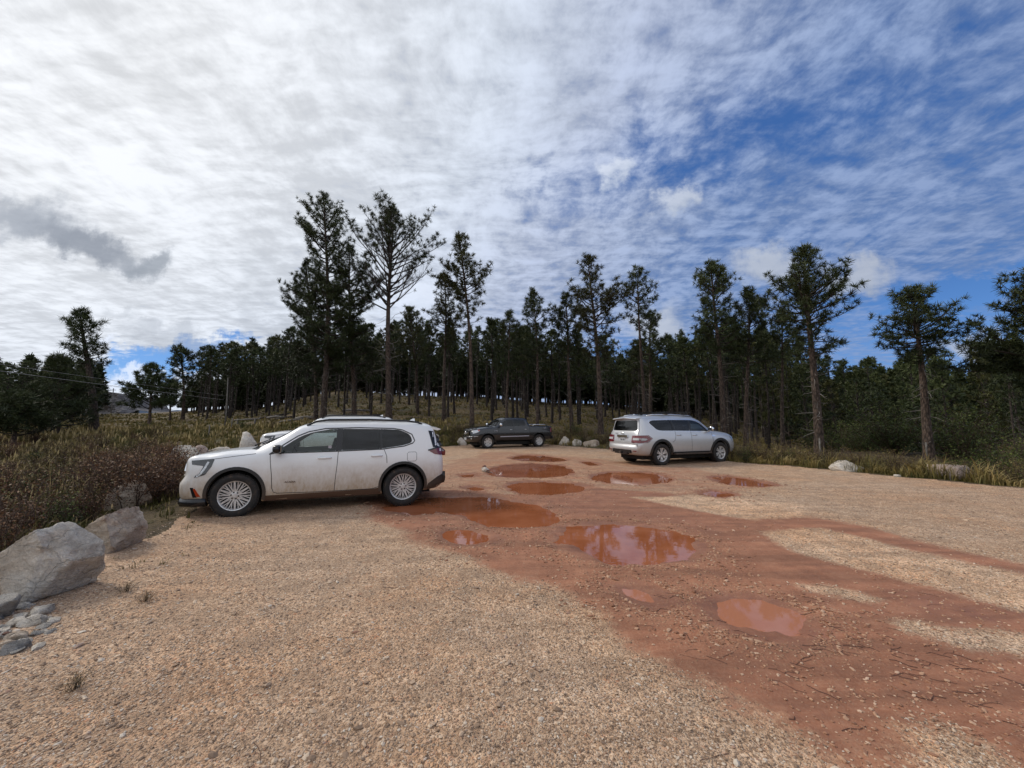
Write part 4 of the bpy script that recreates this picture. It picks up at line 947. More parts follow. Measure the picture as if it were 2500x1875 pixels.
# distant pale road at the left edge
a = Acc(); xs = np.linspace(-400, 62, 30); c = []
for px in xs:
    Y = 105; x = x_at(px, Y); z = gz(x, Y) + .35; c += [(x, Y - 3, z), (x, Y + 3, z + .25)]
c = np.array(c); k = np.arange(29)[:, None] * 2; a.add(c, k + np.array([[0, 2, 3, 1]]))
o = link('road', a.mesh('road'), simple('pale_road', (.35, .31, .27), .9)); tag(o, kind='structure')
a = Acc()
for (p0, p1) in [((-300, 880), (560, 990))]: pass
# overhead wires, with the poles that carry them
def wire(name, A, B, sag, rad, lab):
    A, B = np.array(A), np.array(B); f = np.linspace(0, 1, 40)[:, None]; q = A + (B - A) * f; q[:, 2] -= (4 * sag * f * (1 - f))[:, 0]
    poly_tube(name, q, rad, M['wire'], 4, lab, 'wire', cap=False)
M['wire'] = simple('wire', (.25, .25, .26), .6)
pA = P3(-420, 838, 34); pB = P3(271, 964, 150)
wire('overhead_wire', P3(-420, 826, 13), P3(546, 966, 33), .05, .008, 'upper thin overhead wire crossing the dark wood at the left edge')
wire('overhead_wire', P3(-420, 848, 13), P3(546, 976, 33), .05, .011, 'lower pale overhead wire crossing in front of the leaning pine')
for px, Y, top, lab in [(271, 150, 948, 'distant utility pole in front of the rock face')]:
    x = x_at(px, Y, 5); z = gz(x, Y); e = empty('utility_pole', (x, Y, z), 0, lab, 'pole'); h = z_at(top, Y) - z
    a = Acc(); a.tube(np.array([[0, 0, -.5], [0, 0, h]]), [.20, .14], 7, cap=True); link('pole', a.mesh('pole', True), M['deadwood'], e)
    a = Acc(); a.box((0, -.2, h - .7), (2.4, .14, .16)); link('crossarm', a.mesh('crossarm'), M['deadwood'], e)
# hazy far ridge
a = Acc(); n = 60; xs = np.linspace(-900, 700, n); c = []
for px in xs:
    Y = 1500; x = (px - 1250) / F * Y; c += [(x, Y, -20), (x, Y + 60, z_at(996 - 7 * math.sin(px * .011) - 3 * math.sin(px * .05), Y))]
c = np.array(c); k = np.arange(n - 1)[:, None] * 2; a.add(c, k + np.array([[0, 2, 3, 1]]))
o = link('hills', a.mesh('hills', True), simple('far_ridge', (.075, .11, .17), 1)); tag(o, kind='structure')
# ------------------------------------------------------------------ vehicles
def paint(name, base, metallic=0.0, rough=.32, coat=.8, dirt=1.0, dirt_c=(.26, .175, .115), top=.95, low=.30):
    m, t, b = material(name, base, rough, Metallic=metallic, Coat_Weight=coat, Coat_Roughness=.04)
    p = t.new('ShaderNodeTexCoord').outputs['Object']; z = t.new('ShaderNodeSeparateXYZ', {0: p}).outputs[2]; x_ = t.new('ShaderNodeSeparateXYZ', {0: p}).outputs[0]
    n = t.noise(p, 2.2, 6, .7); n2 = t.noise(t.vm('MULTIPLY', p, (1, 1, .4)), 22, 4, .7)
    f = t.rng(t.m('ADD', z, t.m('MULTIPLY', t.m('SUBTRACT', n, .5), .55)), top, low)
    f2 = t.rng(t.m('ADD', z, t.m('MULTIPLY', t.m('SUBTRACT', n, .5), .2)), low + .20, low + .02)
    film = t.m('MULTIPLY', t.m('MULTIPLY', f, t.rng(n2, .25, .75, .7, 1.1)), .85 * dirt)
    film = t.m('MAXIMUM', film, t.m('MULTIPLY', f2, .92 * dirt))
    speck = t.m('MULTIPLY', t.rng(t.noise(p, 55, 3, .8), .62, .70), t.rng(z, 1.15, .7, 0, .55 * dirt))
    film = t.m('MAXIMUM', film, speck)
    t.put(b.inputs['Base Color'], t.mix(film, base, dirt_c))
    t.put(b.inputs['Metallic'], t.m('MULTIPLY', t.m('SUBTRACT', 1, film), metallic)) if metallic else None
    t.put(b.inputs['Roughness'], t.m('MULTIPLY_ADD', film, .5, rough)); t.put(b.inputs['Coat Weight'], t.m('MULTIPLY', t.m('SUBTRACT', 1, film, clamp=True), coat))
    return m
M['white_paint'] = paint('white_paint', (.78, .785, .79), dirt=1.15, dirt_c=(.40, .30, .205), top=1.12)
M['silver_paint'] = paint('silver_paint', (.56, .575, .60), .55, .34, dirt=.55)
M['dark_paint'] = paint('dark_paint', (.018, .019, .023), .3, .25, dirt=.22, dirt_c=(.10, .06, .045))
M['trim'] = paint('black_trim', (.018, .018, .019), 0, .55, 0, dirt=.50, dirt_c=(.20, .125, .08), top=.75, low=.2)
M['black'] = simple('gloss_black', (.012, .012, .014), .18, .1)
M['mud_sill'] = paint('muddy_sill', (.02, .018, .017), 0, .7, 0, dirt=1.0, dirt_c=(.105, .058, .036), top=.8, low=.4)
M['under'] = simple('underbody', (.012, .012, .012), .9, .2)
M['seam'] = simple('panel_gap', (.02, .02, .022), .7, .1)
M['chrome'] = simple('chrome', (.75, .76, .78), .16, .08, Metallic=1.0)
M['alloy'] = simple('alloy', (.66, .65, .645), .30, .22, 9, Metallic=.35)
M['alloy_dark'] = simple('alloy_shadow', (.018, .018, .018), .5, .2)
m, t, b = material('tyre', (.022, .021, .021), .85); M['tyre'] = m
p = t.new('ShaderNodeTexCoord').outputs['Object']; t.put(b.inputs['Base Color'], t.mix(t.rng(t.noise(p, 9, 5, .7), .48, .75, 0, .45), (.018, .017, .017), (.15, .095, .062)))
t.put(b.inputs['Normal'], t.bump(t.vor(p, 30), .5, .006))
def glass(name, tint, alpha):
    m = bpy.data.materials.new(name); m.use_nodes = True; t = NT(m.node_tree); t.n.remove(t.n['Principled BSDF'])
    tr = t.new('ShaderNodeBsdfTransparent', {0: tint}); gl = t.new('ShaderNodeBsdfGlossy', {0: (1, 1, 1), 'Roughness': .02})
    fr = t.new('ShaderNodeFresnel', {0: 1.5}).outputs[0]; mx = t.new('ShaderNodeMixShader', {0: t.m('MULTIPLY', fr, 1.0), 1: tr.outputs[0], 2: gl.outputs[0]})
    t.l.new(mx.outputs[0], t.n['Material Output'].inputs[0]); return m
M['clear_glass'] = glass('clear_glass', (.62, .70, .68), 1); M['dark_glass'] = glass('privacy_glass', (.075, .08, .095), 1); M['screen_glass'] = glass('windscreen_glass', (.42, .47, .47), 1)
M['lamp'] = simple('lamp_glass', (.035, .038, .042), .08, .2, 30, Coat_Weight=1.0)
M['lamp_clear'] = simple('clear_lamp', (.55, .56, .58), .15, .35, 30, Metallic=.6, Coat_Weight=1.0)
M['red_lamp'] = simple('red_lamp', (.14, .006, .010), .12, .4, 25, Coat_Weight=1.0)
M['amber'] = simple('amber_reflector', (.42, .05, .012), .25, .2, 30)
M['cabin'] = simple('cabin_trim', (.035, .036, .038), .8, .2); M['seat'] = simple('seat_cloth', (.06, .06, .062), .85, .2)
M['plate'] = simple('plate_white', (.45, .48, .50), .5, .15, 30); M['ink'] = simple('plate_ink', (.03, .035, .06), .6, .1)
M['decal'] = simple('decal_grey', (.45, .45, .52), .5, .1)

def pchip(x, xs, ys):
    xs, ys = np.asarray(xs, float), np.asarray(ys, float); h = np.diff(xs); d = np.diff(ys) / h; m = np.zeros(len(xs))
    for i in range(1, len(xs) - 1):
        if d[i - 1] * d[i] > 0:
            w1, w2 = 2 * h[i] + h[i - 1], h[i] + 2 * h[i - 1]; m[i] = (w1 + w2) / (w1 / d[i - 1] + w2 / d[i])
    m[0], m[-1] = d[0], d[-1]
    i = np.clip(np.searchsorted(xs, x) - 1, 0, len(xs) - 2); t_ = (x - xs[i]) / h[i]
    return ((1 + 2 * t_) * (1 - t_) ** 2) * ys[i] + (t_ * (1 - t_) ** 2) * h[i] * m[i] + (t_ * t_ * (3 - 2 * t_)) * ys[i + 1] + (t_ * t_ * (t_ - 1)) * h[i] * m[i + 1]
def loft(st, deform=None, nx=110, chai=2, inset=0.0, xr=None):
    """st rows: X, then (y, z) pairs bottom centre to top centre. returns V, quads of a closed body"""
    st = np.array(st, float); xs = st[:, 0]
    X = np.unique(np.concatenate([np.linspace(xs[0], xs[-1], nx), xs]))
    if xr: X = np.unique(np.clip(X, *xr))
    npt = (st.shape[1] - 1) // 2; Pc = np.stack([np.stack([pchip(X, xs, st[:, 1 + 2 * k]), pchip(X, xs, st[:, 2 + 2 * k])], -1) for k in range(npt)], 1)
    for _ in range(chai):
        a_, b_ = Pc[:, :-1], Pc[:, 1:]; mid = np.stack([a_ * .75 + b_ * .25, a_ * .25 + b_ * .75], 2).reshape(len(X), -1, 2)
        Pc = np.concatenate([Pc[:, :1], mid[:, 1:-1] if False else mid, Pc[:, -1:]], 1)
    if inset:
        Pc = Pc.copy(); Pc[..., 0] = np.maximum(0, Pc[..., 0] - inset); Pc[..., 1] = np.clip(Pc[..., 1] - inset * .8, .45, None)
    n = Pc.shape[1]
    L = np.concatenate([np.repeat(X[:, None, None], n, 1), Pc], 2); Rt = L[:, 1:-1] * [1, -1, 1]
    ring = np.concatenate([L, Rt[:, ::-1]], 1); m = ring.shape[1]; V = ring.reshape(-1, 3)
    i = np.arange(len(X) - 1)[:, None] * m; j = np.arange(m)[None]; j2 = (j + 1) % m
    Qd = np.stack([i + j, i + j2, i + m + j2, i + m + j], -1).reshape(-1, 4)
    caps = []
    for base, fl in ((0, 1), ((len(X) - 1) * m, 0)):
        for k in range(n - 1):
            a_, b_ = k, k + 1; c_, d_ = (m - k - 1) % m if k + 1 < n - 1 else n - 1, (m - k) % m
            f = [a_, b_, c_, d_]; f = [v for q, v in enumerate(f) if v not in f[:q]]
            f = [base + v for v in f]; caps.append(f[::-1] if not fl else f)
    if deform is not None: V = deform(V.copy())
    return V, Qd, caps
def to_mesh(name, V, faces, smooth=True, ang=35):
    me = bpy.data.meshes.new(name); me.from_pydata([tuple(v) for v in V], [], [tuple(int(i) for i in f) for f in faces]); me.validate(); me.update()
    bm = bmesh.new(); bm.from_mesh(me); bmesh.ops.remove_doubles(bm, verts=bm.verts, dist=1e-5); bmesh.ops.recalc_face_normals(bm, faces=bm.faces); bm.to_mesh(me); bm.free()
    for p_ in me.polygons: p_.use_smooth = smooth
    if smooth: me.set_sharp_from_angle(angle=R(ang))
    return me
def prism(poly, axis, a0, a1):
    """polygon in the other two axes, extruded along axis"""
    n = len(poly); V = []
    for a_ in (a0, a1):
        for u, v in poly: V.append((u, a_, v) if axis == 1 else ((a_, u, v) if axis == 0 else (u, v, a_)))
    return V, [list(range(n)), list(range(2 * n - 1, n - 1, -1))] + [[i, n + i, n + (i + 1) % n, (i + 1) % n] for i in range(n)]
def rounded(poly, r=.05, k=4):
    out = []; n = len(poly)
    for i in range(n):
        p0, p1, p2 = (np.array(poly[j % n][:2], float) for j in (i - 1, i, i + 1)); rr0 = poly[i][2] if len(poly[i]) > 2 else r
        d0, d1 = p0 - p1, p2 - p1; l0, l1 = np.linalg.norm(d0), np.linalg.norm(d1); q = min(rr0, l0 * .45, l1 * .45)
        a_, b_ = p1 + d0 / l0 * q, p1 + d1 / l1 * q
        if q < 1e-4: out.append(tuple(p1)); continue
        for s_ in np.linspace(0, 1, k + 1): out.append(tuple(a_ * (1 - s_) ** 2 + p1 * 2 * s_ * (1 - s_) + b_ * s_ ** 2))
    return out
def boolean(me, cutters, op='DIFFERENCE'):
    o = bpy.data.objects.new('tmp_body', me); COL.objects.link(o); tmp = []
    for V, Fc in cutters:
        cm = to_mesh('tmp_cut', V, Fc, False); co = bpy.data.objects.new('tmp_cut', cm); COL.objects.link(co); tmp.append(co)
        md = o.modifiers.new('b', 'BOOLEAN'); md.operation = op; md.object = co; md.solver = 'EXACT'
    dg = bpy.context.evaluated_depsgraph_get(); dg.update(); nm = bpy.data.meshes.new_from_object(o.evaluated_get(dg))
    for q in tmp + [o]: bpy.data.objects.remove(q)
    nm.set_sharp_from_angle(angle=R(30)); return nm
class Car:
    def __init__(s, root, V, faces):
        s.root = root; s.bvh = BVHTree.FromPolygons([tuple(v) for v in V], [tuple(int(i) for i in f) for f in faces])
    def hit(s, u, v, face):
        if face == 'L': o, d = (u, 3, v), (0, -1, 0)
        elif face == 'R': o, d = (u, -3, v), (0, 1, 0)
        elif face == 'F': o, d = (5, u, v), (-1, 0, 0)
        elif face == 'B': o, d = (-5, u, v), (1, 0, 0)
        else: o, d = (u, v, 4), (0, 0, -1)
        h = s.bvh.ray_cast(Vector(o), Vector(d)); return (h[0], h[1], Vector(d)) if h[0] is not None else None
    def patch(s, name, poly, face, mat, off=.004, thick=.012, grid=.06, r=0.0, parent=None, rnd=True, flat=None):
        pl = rounded(poly, r) if r and rnd else [tuple(q[:2]) for q in poly]
        # resample outline
        pts = []
        for i in range(len(pl)):
            a_, b_ = np.array(pl[i]), np.array(pl[(i + 1) % len(pl)]); k = max(1, int(np.ceil(np.linalg.norm(b_ - a_) / grid)))
            for q in range(k): pts.append(a_ + (b_ - a_) * q / k)
        nb = len(pts); P_ = np.array(pts); mn, mx = P_.min(0), P_.max(0)
        g = np.array([(x, y) for x in np.arange(mn[0] + grid / 2, mx[0], grid) for y in np.arange(mn[1] + grid / 2, mx[1], grid)])
        if len(g):
            sd_ = psd(g, P_); g = g[sd_ < -grid * .35]
            if len(g): pts = list(P_) + list(g)
        v2, e2, f2, *_ = geometry.delaunay_2d_cdt([Vector((float(a_), float(b_))) for a_, b_ in pts], [], [list(range(nb))], 1, 1e-6)
        V = []; Dn = []; last = None
        for q in v2:
            h = s.hit(q.x, q.y, face)
            if h is None:
                if flat is None and last is None: V.append(None); Dn.append(None); continue
                V.append(None); Dn.append(None); continue
            co, nn, d = h
            if nn.dot(d) > 0: nn = -nn
            V.append(co + nn * off); Dn.append(-nn)
        good = [i for i, v in enumerate(V) if v is not None]
        if not good: return None
        for i, v in enumerate(V):
            if v is None:
                j = min(good, key=lambda k_: (v2[k_] - v2[i]).length); w_ = V[j].copy()
                if face in 'LR': w_.x, w_.z = v2[i].x, v2[i].y
                elif face in 'FB': w_.y, w_.z = v2[i].x, v2[i].y
                else: w_.x, w_.y = v2[i].x, v2[i].y
                V[i] = w_; Dn[i] = Dn[j]
        n = len(V); fc = [list(f) for f in f2]; cnt = {}
        for f in fc:
            for a_, b_ in zip(f, f[1:] + f[:1]): cnt[(a_, b_)] = 1
        rim = [(a_, b_) for (a_, b_) in cnt if (b_, a_) not in cnt]
        VV = [tuple(v) for v in V] + [tuple(V[i] + Dn[i] * thick) for i in range(n)]
        me = to_mesh(name, VV, fc + [[b_, a_, a_ + n, b_ + n] for a_, b_ in rim], True, 40)
        return link(name, me, M[mat] if isinstance(mat, str) else mat, parent or s.root)
    def strip(s, name, line, face, w, mat, off=.003, thick=.006, parent=None, grid=.06):
        L = np.array(line, float); q = [L[0]]
        for a_, b_ in zip(L[:-1], L[1:]):
            k = max(1, int(np.ceil(np.linalg.norm(b_ - a_) / grid)))
            for i in range(1, k + 1): q.append(a_ + (b_ - a_) * i / k)
        q = np.array(q); d = np.gradient(q, axis=0); d /= np.linalg.norm(d, axis=1)[:, None] + 1e-9; n_ = np.column_stack([-d[:, 1], d[:, 0]]) * w / 2
        V, Fc = [], []; idx = []
        for i in range(len(q)):
            hs = [s.hit(*(q[i] + sg * n_[i]), face) for sg in (-1, 1)]
            if None in hs: idx.append(None); continue
            idx.append(len(V))
            for co, nn, dd in hs:
                if nn.dot(dd) > 0: nn = -nn
                V.append(tuple(co + nn * off))
            for co, nn, dd in hs:
                if nn.dot(dd) > 0: nn = -nn
                V.append(tuple(co - nn * thick))
        for a_, b_ in zip(idx[:-1], idx[1:]):
            if a_ is None or b_ is None: continue
            Fc += [[a_, a_ + 1, b_ + 1, b_], [a_, b_, b_ + 2, a_ + 2], [a_ + 1, a_ + 3, b_ + 3, b_ + 1]]
        if not Fc: return None
        return link(name, to_mesh(name, V, Fc, False), M[mat], parent or s.root)
def arc(cx, cz, r, a0, a1, n=20): return [(cx + r * math.cos(R(a_)), cz + r * math.sin(R(a_))) for a_ in np.linspace(a0, a1, n)]
def text_on(s_, name, body, size, loc, rot, mat, parent, ext=.003):
    cu = bpy.data.curves.new('txt', 'FONT'); cu.body = body; cu.size = size; cu.extrude = ext; cu.align_x = 'CENTER'; cu.align_y = 'CENTER'
    o = bpy.data.objects.new('txt', cu); COL.objects.link(o); dg = bpy.context.evaluated_depsgraph_get(); me = bpy.data.meshes.new_from_object(o.evaluated_get(dg)); bpy.data.objects.remove(o)
    k = link(name, me, M[mat], parent); k.location = loc; k.rotation_euler = rot; return k
def lathe(prof, n=48):
    """prof: list of (radius, y); axis along Y"""
    prof = np.array(prof); th_ = np.linspace(0, 2 * math.pi, n, endpoint=False); m_ = len(prof)
    V = np.stack([prof[None, :, 0] * np.cos(th_)[:, None], np.repeat(prof[None, :, 1], n, 0), prof[None, :, 0] * np.sin(th_)[:, None]], -1).reshape(-1, 3)
    i = np.arange(n)[:, None] * m_; i2 = ((np.arange(n) + 1) % n)[:, None] * m_; j = np.arange(m_ - 1)[None]
    return V, np.stack([i + j, i + j + 1, i2 + j + 1, i2 + j], -1).reshape(-1, 4)
WH = {}
def wheel(car, x, y, kind, side, rt, rim, wdt=.245):
    """outer face towards +y when side=1"""
    key = (kind, rt)
    if key not in WH:
        w2 = wdt / 2
        V, Q_ = lathe([(rim * .98, -w2 * .8), (rim * 1.04, -w2 * .96), (rt * .93, -w2), (rt * .985, -w2 * .82), (rt, -w2 * .5), (rt, w2 * .5), (rt * .985, w2 * .82), (rt * .93, w2), (rim * 1.04, w2 * .96), (rim * .98, w2 * .8)], 56)
        # tread blocks
        a_ = Acc(); a_.add(V, Q_)
        for k in range(56):
            an = 2 * math.pi * k / 56
            for yy_ in (-.42, .42): 
                c_, s_ = math.cos(an), math.sin(an); a_.box((c_ * (rt + .001), yy_ * wdt, s_ * (rt + .001)), (.014, wdt * .13, rt * .065), rot=[[c_, 0, -s_], [0, 1, 0], [s_, 0, c_]])
        tyre = a_.mesh('tyre', False); tyre.polygons.foreach_set('use_smooth', np.arange(len(tyre.polygons)) < len(Q_))
        a_ = Acc(); V, Q_ = lathe([(rim * .90, -w2 * .8), (rim * .90, w2 * .55), (rim * .955, w2 * .80), (rim, w2 * .86), (rim, w2 * .76)], 56); a_.add(V, Q_)
        yo = w2 * .66
        def spoke(a0, r0, a1, r1, w0, w1, d0=.0, d1=.012):
            p0 = np.array([math.cos(a0) * r0, yo + d0, math.sin(a0) * r0]); p1 = np.array([math.cos(a1) * r1, yo + d1, math.sin(a1) * r1])
            t_ = p1 - p0; t_[1] = 0; t_ /= np.linalg.norm(t_); n_ = np.array([-t_[2], 0, t_[0]]); V = []
            for p_, w_ in ((p0, w0), (p1, w1)):
                for sg, dy in ((-1, 0), (1, 0), (1.2, -.035), (-1.2, -.035)): V.append(p_ + n_ * sg * w_ / 2 + np.array([0, dy, 0]))
            a_.add(np.array(V), [(0, 1, 5, 4), (1, 2, 6, 5), (2, 3, 7, 6), (3, 0, 4, 7), (0, 3, 2, 1), (4, 5, 6, 7)])
        T = 2 * math.pi
        if kind == 'mesh':        # six groups of branching thin spokes
            for k in range(6):
                c_ = T * (k + .25) / 6
                for sg in (-1, 1):
                    spoke(c_ + sg * .28, rim * .24, c_ + sg * .10, rim * .93, .024, .014)
                    spoke(c_ + sg * .17, rim * .50, c_ + sg * .30, rim * .93, .016, .012)
                    spoke(c_ + sg * .30, rim * .22, c_ + sg * .50, rim * .93, .020, .013)
        elif kind == 'twin':      # six pairs
            for k in range(6):
                for sg in (-1, 1): spoke(T * k / 6 + sg * .20, rim * .25, T * k / 6 + sg * .17, rim * .93, .032, .040)
                spoke(T * k / 6, rim * .2, T * k / 6, rim * .6, .05, .03, -.012)
        else:                     # six wide split spokes
            for k in range(6):
                for sg in (-1, 1): spoke(T * k / 6 + sg * .30, rim * .26, T * k / 6 + sg * .21, rim * .93, .040, .060)
        V, Q_ = lathe([(.001, yo + .012), (rim * .13, yo + .012), (rim * .15, yo + .004), (rim * .30, yo - .002), (rim * .31, yo - .05)], 28); a_.add(V, Q_)
        rimm = a_.mesh('rim', False)
        a_ = Acc()
        for k in range(6):
            an = T * (k + .5) / 6; V, Q_ = lathe([(.001, .006), (.014, .006), (.017, -.01)], 10); a_.add(V + np.array([math.cos(an) * rim * .225, yo + .002, math.sin(an) * rim * .225]), Q_)
        nuts = a_.mesh('lug_nuts', False)
        V, Q_ = lathe([(.001, yo - .07), (rim * .62, yo - .07), (rim * .64, yo - .10)], 30); a_ = Acc(); a_.add(V, Q_); V, Q_ = lathe([(rim * .60, -.04), (rim * .90, -.05)], 30); a_.add(V, Q_)
        disc = a_.mesh('brake_disc', True)
        WH[key] = (tyre, rimm, nuts, disc)
    tyre, rimm, nuts, disc = WH[key]
    w_ = link('wheel', tyre, M['tyre'], car.root); w_.location = (x, y, rt - .012); w_.rotation_euler = (0, random.uniform(0, 1), 0 if side > 0 else math.pi)
    for n_, me, mt_ in (('rim', rimm, 'alloy'), ('lug_nuts', nuts, 'black'), ('brake_disc', disc, 'alloy_dark')): link(n_, me, M[mt_], w_)
    return w_
def build_car(name, label, loc, heading, st, spec, scale=1.0, deform=None):
    root = empty(name, (loc[0], loc[1], gz(*loc) + .006), heading, label, spec['cat'])
    root.scale = (scale,) * 3
    V, Qd, caps = loft(st, deform); faces = [list(f) for f in Qd] + caps
    me0 = to_mesh('body', V, faces); car = Car(root, [v.co[:] for v in me0.vertices], [list(p_.vertices) for p_ in me0.polygons])
    cut = []
    for (cx, cz, r_) in spec['arches']:
        for sg in (-1, 1):
            pl = arc(cx, cz, r_, -40, 220, 26); cut.append(prism(pl, 1, sg * .60, sg * 1.4))
    if 'cabin' in spec:
        c_ = spec['cabin']; Vi, Qi, ci = loft(st, deform, nx=60, inset=.07, xr=(c_[0], c_[1])); cut.append((Vi, [list(f) for f in Qi] + ci))
        cut.append(prism([(-c_[2], .45), (c_[2], .45), (c_[2], c_[3]), (-c_[2], c_[3])], 0, c_[0] + .1, c_[1] - .1) if False else (Vi, [list(f) for f in Qi] + ci)) if False else None
    for w_ in spec.get('windows', []): cut.append(prism(rounded(w_['poly'], w_.get('r', .05)), 1, -1.4, 1.4))
    for w_ in spec.get('screens', []):
        x0, x1 = w_['xr']; cut.append(prism(rounded(w_['poly'], .08), 0, x0, x1))
    me = boolean(me0, [c for c in cut if c])
    body = link('body', me, M[spec['paint']], root)
    for w_ in spec.get('windows', []):
        for f_ in 'LR':
            car.patch('window', w_['poly'], f_, w_['glass'], off=-.006, thick=.004, grid=.12, r=w_.get('r', .05))
    for w_ in spec.get('screens', []):
        car.patch(w_['name'], w_['poly'], w_['face'], w_['glass'], off=-.004, thick=.004, grid=.12, r=.08)
    for (cx, cz, r_) in spec['arches']:      # wheel wells
        for sg in (-1, 1):
            a_ = Acc(); pl = np.array(arc(cx, cz, r_ - .004, -30, 210, 20)); V2 = np.vstack([np.column_stack([pl[:, 0], np.full(20, sg * .62), pl[:, 1]]), np.column_stack([pl[:, 0], np.full(20, sg * .9), pl[:, 1]])])
            k = np.arange(19); V2 = np.vstack([V2, [(cx, sg * .62, cz)]]); a_.add(V2, np.column_stack([k, k + 1, k + 21, k + 20]), np.column_stack([k, k + 1, k * 0 + 40])); link('wheel_arch_liner', a_.mesh('wheel_arch_liner', True), M['under'], root)
    a_ = Acc(); a_.box((0, 0, .30), (spec['L'] * .86, 1.30, .20)); 
    for cx, cz, r_ in spec['arches']: a_.tube([(cx, -.75, cz), (cx, .75, cz)], .05, 8)
    link('underbody', a_.mesh('underbody'), M['under'], root)
    return root, car, body
def mirror_part(car, x, y, z, mat='black', L=.17, Hh=.15, capm=None):
    for sg in (1, -1):
        Vi, Ti = ICO[3]; Vm = np.sign(Vi) * np.abs(Vi) ** .7 * [.095, .13, Hh / 2]; a_ = Acc(); Vm[:, 0] *= np.where(Vm[:, 0] < 0, .55, 1)
        a_.add(Vm + [x, sg * (y + .13), z], None, Ti); a_.tube([(x - .02, sg * (y - .03), z - Hh * .55), (x, sg * (y + .06), z - Hh * .35)], [.03, .035], 6, cap=True)
        o = link('wing_mirror', a_.mesh('wing_mirror', True), M[capm or mat], car.root)
        a_ = Acc(); a_.box((x - .062, sg * (y + .13), z), (.006, .19, Hh * .72)); link('mirror_glass', a_.mesh('mirror_glass'), M['chrome'], o)
def handle(car, x, z, y, mat, L=.19):
    for sg in (1, -1):
        h = car.hit(x, z, 'L' if sg > 0 else 'R'); yy_ = h[0].y
        a_ = Acc(); q = np.array([(x - L / 2, yy_ - sg * .01, z), (x - L / 2 + .02, yy_ + sg * .032, z + .002), (x, yy_ + sg * .04, z + .004), (x + L / 2 - .02, yy_ + sg * .032, z + .002), (x + L / 2, yy_ - sg * .01, z)])
        a_.tube(q, .016, 7, cap=True); link('door_handle', a_.mesh('door_handle', True), M[mat], car.root)
def seats(car, rows, zb=.55, wheel_x=None, top=1.32):
    for x, ys in rows:
        for y in ys:
            a_ = Acc(); a_.box((x + .22, y, zb), (.50, .50, .16)); c_, s_ = math.cos(.25), math.sin(.25)
            a_.box((x - .08, y, zb + .36), (.14, .48, .66), rot=[[c_, 0, -s_], [0, 1, 0], [s_, 0, c_]]); a_.box((x - .18, y, top), (.10, .26, .20), rot=[[c_, 0, -s_], [0, 1, 0], [s_, 0, c_]])
            link('car_seat', a_.mesh('car_seat'), M['seat'], car.root)
    if wheel_x:
        a_ = Acc(); an = np.linspace(0, 6.283, 25); q = np.column_stack([wheel_x + np.sin(an) * .07, .40 + np.cos(an) * .18, 1.08 + np.sin(an) * .17]); a_.tube(q, .016, 6); a_.tube([(wheel_x, .40, 1.08), (wheel_x + .2, .4, 1.0)], .03, 6)
        link('steering_wheel', a_.mesh('steering_wheel', True), M['cabin'], car.root)
        a_ = Acc(); a_.box((wheel_x + .38, 0, .95), (.45, 1.5, .22)); link('dashboard', a_.mesh('dashboard'), M['cabin'], car.root)

# ---- white three-row car
#   X      bottom          low edge      sill          mid           shoulder       belt          glass top     roof edge     roof crown/centre
ST_A = [
 (-2.52, 0, .36, .50, .36, .66, .44, .74, .66, .74, .80, .70, .92, .62, .96, .50, .98, 0, 1.00),
 (-2.47, 0, .32, .66, .32, .84, .42, .90, .66, .88, .92, .84, 1.12, .66, 1.19, .52, 1.21, 0, 1.22),
 (-2.40, 0, .30, .74, .30, .90, .40, .94, .66, .93, .95, .88, 1.18, .68, 1.30, .54, 1.33, 0, 1.35),
 (-2.24, 0, .28, .80, .27, .94, .36, .97, .66, .96, .97, .90, 1.22, .70, 1.60, .58, 1.675, 0, 1.70),
 (-2.05, 0, .26, .84, .25, .96, .34, .99, .66, .975, .99, .915, 1.22, .71, 1.65, .60, 1.735, 0, 1.765),
 (-1.5, 0, .24, .86, .23, .97, .32, 1.0, .66, .985, 1.0, .925, 1.20, .725, 1.66, .61, 1.765, 0, 1.795),
 (-.6, 0, .22, .87, .22, .965, .31, .99, .64, .985, .98, .935, 1.18, .73, 1.66, .62, 1.77, 0, 1.80),
 (.1, 0, .22, .87, .22, .965, .31, .99, .64, .985, .97, .935, 1.17, .735, 1.66, .61, 1.765, 0, 1.795),
 (.5, 0, .22, .87, .22, .965, .31, .99, .64, .985, .97, .935, 1.16, .735, 1.60, .60, 1.70, 0, 1.735),
 (.85, 0, .22, .87, .22, .965, .31, .99, .64, .985, .97, .93, 1.15, .78, 1.37, .60, 1.51, 0, 1.55),
 (1.22, 0, .22, .87, .22, .965, .31, .99, .64, .98, .97, .92, 1.14, .82, 1.205, .62, 1.30, 0, 1.345),
 (1.30, 0, .22, .87, .22, .965, .31, .99, .64, .98, .97, .92, 1.13, .83, 1.19, .62, 1.235, 0, 1.26),
 (1.7, 0, .22, .86, .22, .96, .32, .985, .66, .975, .97, .92, 1.12, .84, 1.185, .60, 1.22, 0, 1.24),
 (2.1, 0, .24, .82, .24, .93, .34, .96, .66, .945, .95, .88, 1.09, .80, 1.145, .54, 1.175, 0, 1.195),
 (2.30, 0, .28, .76, .28, .88, .38, .92, .66, .89, .95, .85, 1.10, .76, 1.14, .50, 1.155, 0, 1.165),
 (2.42, 0, .30, .70, .30, .80, .40, .84, .66, .81, .95, .79, 1.085, .70, 1.115, .46, 1.13, 0, 1.14),
 (2.50, 0, .34, .56, .34, .66, .42, .69, .66, .67, .92, .65, 1.04, .58, 1.075, .40, 1.085, 0, 1.09),
 (2.53, 0, .40, .44, .40, .52, .48, .54, .66, .53, .84, .50, .92, .44, .94, .34, .95, 0, .96)]
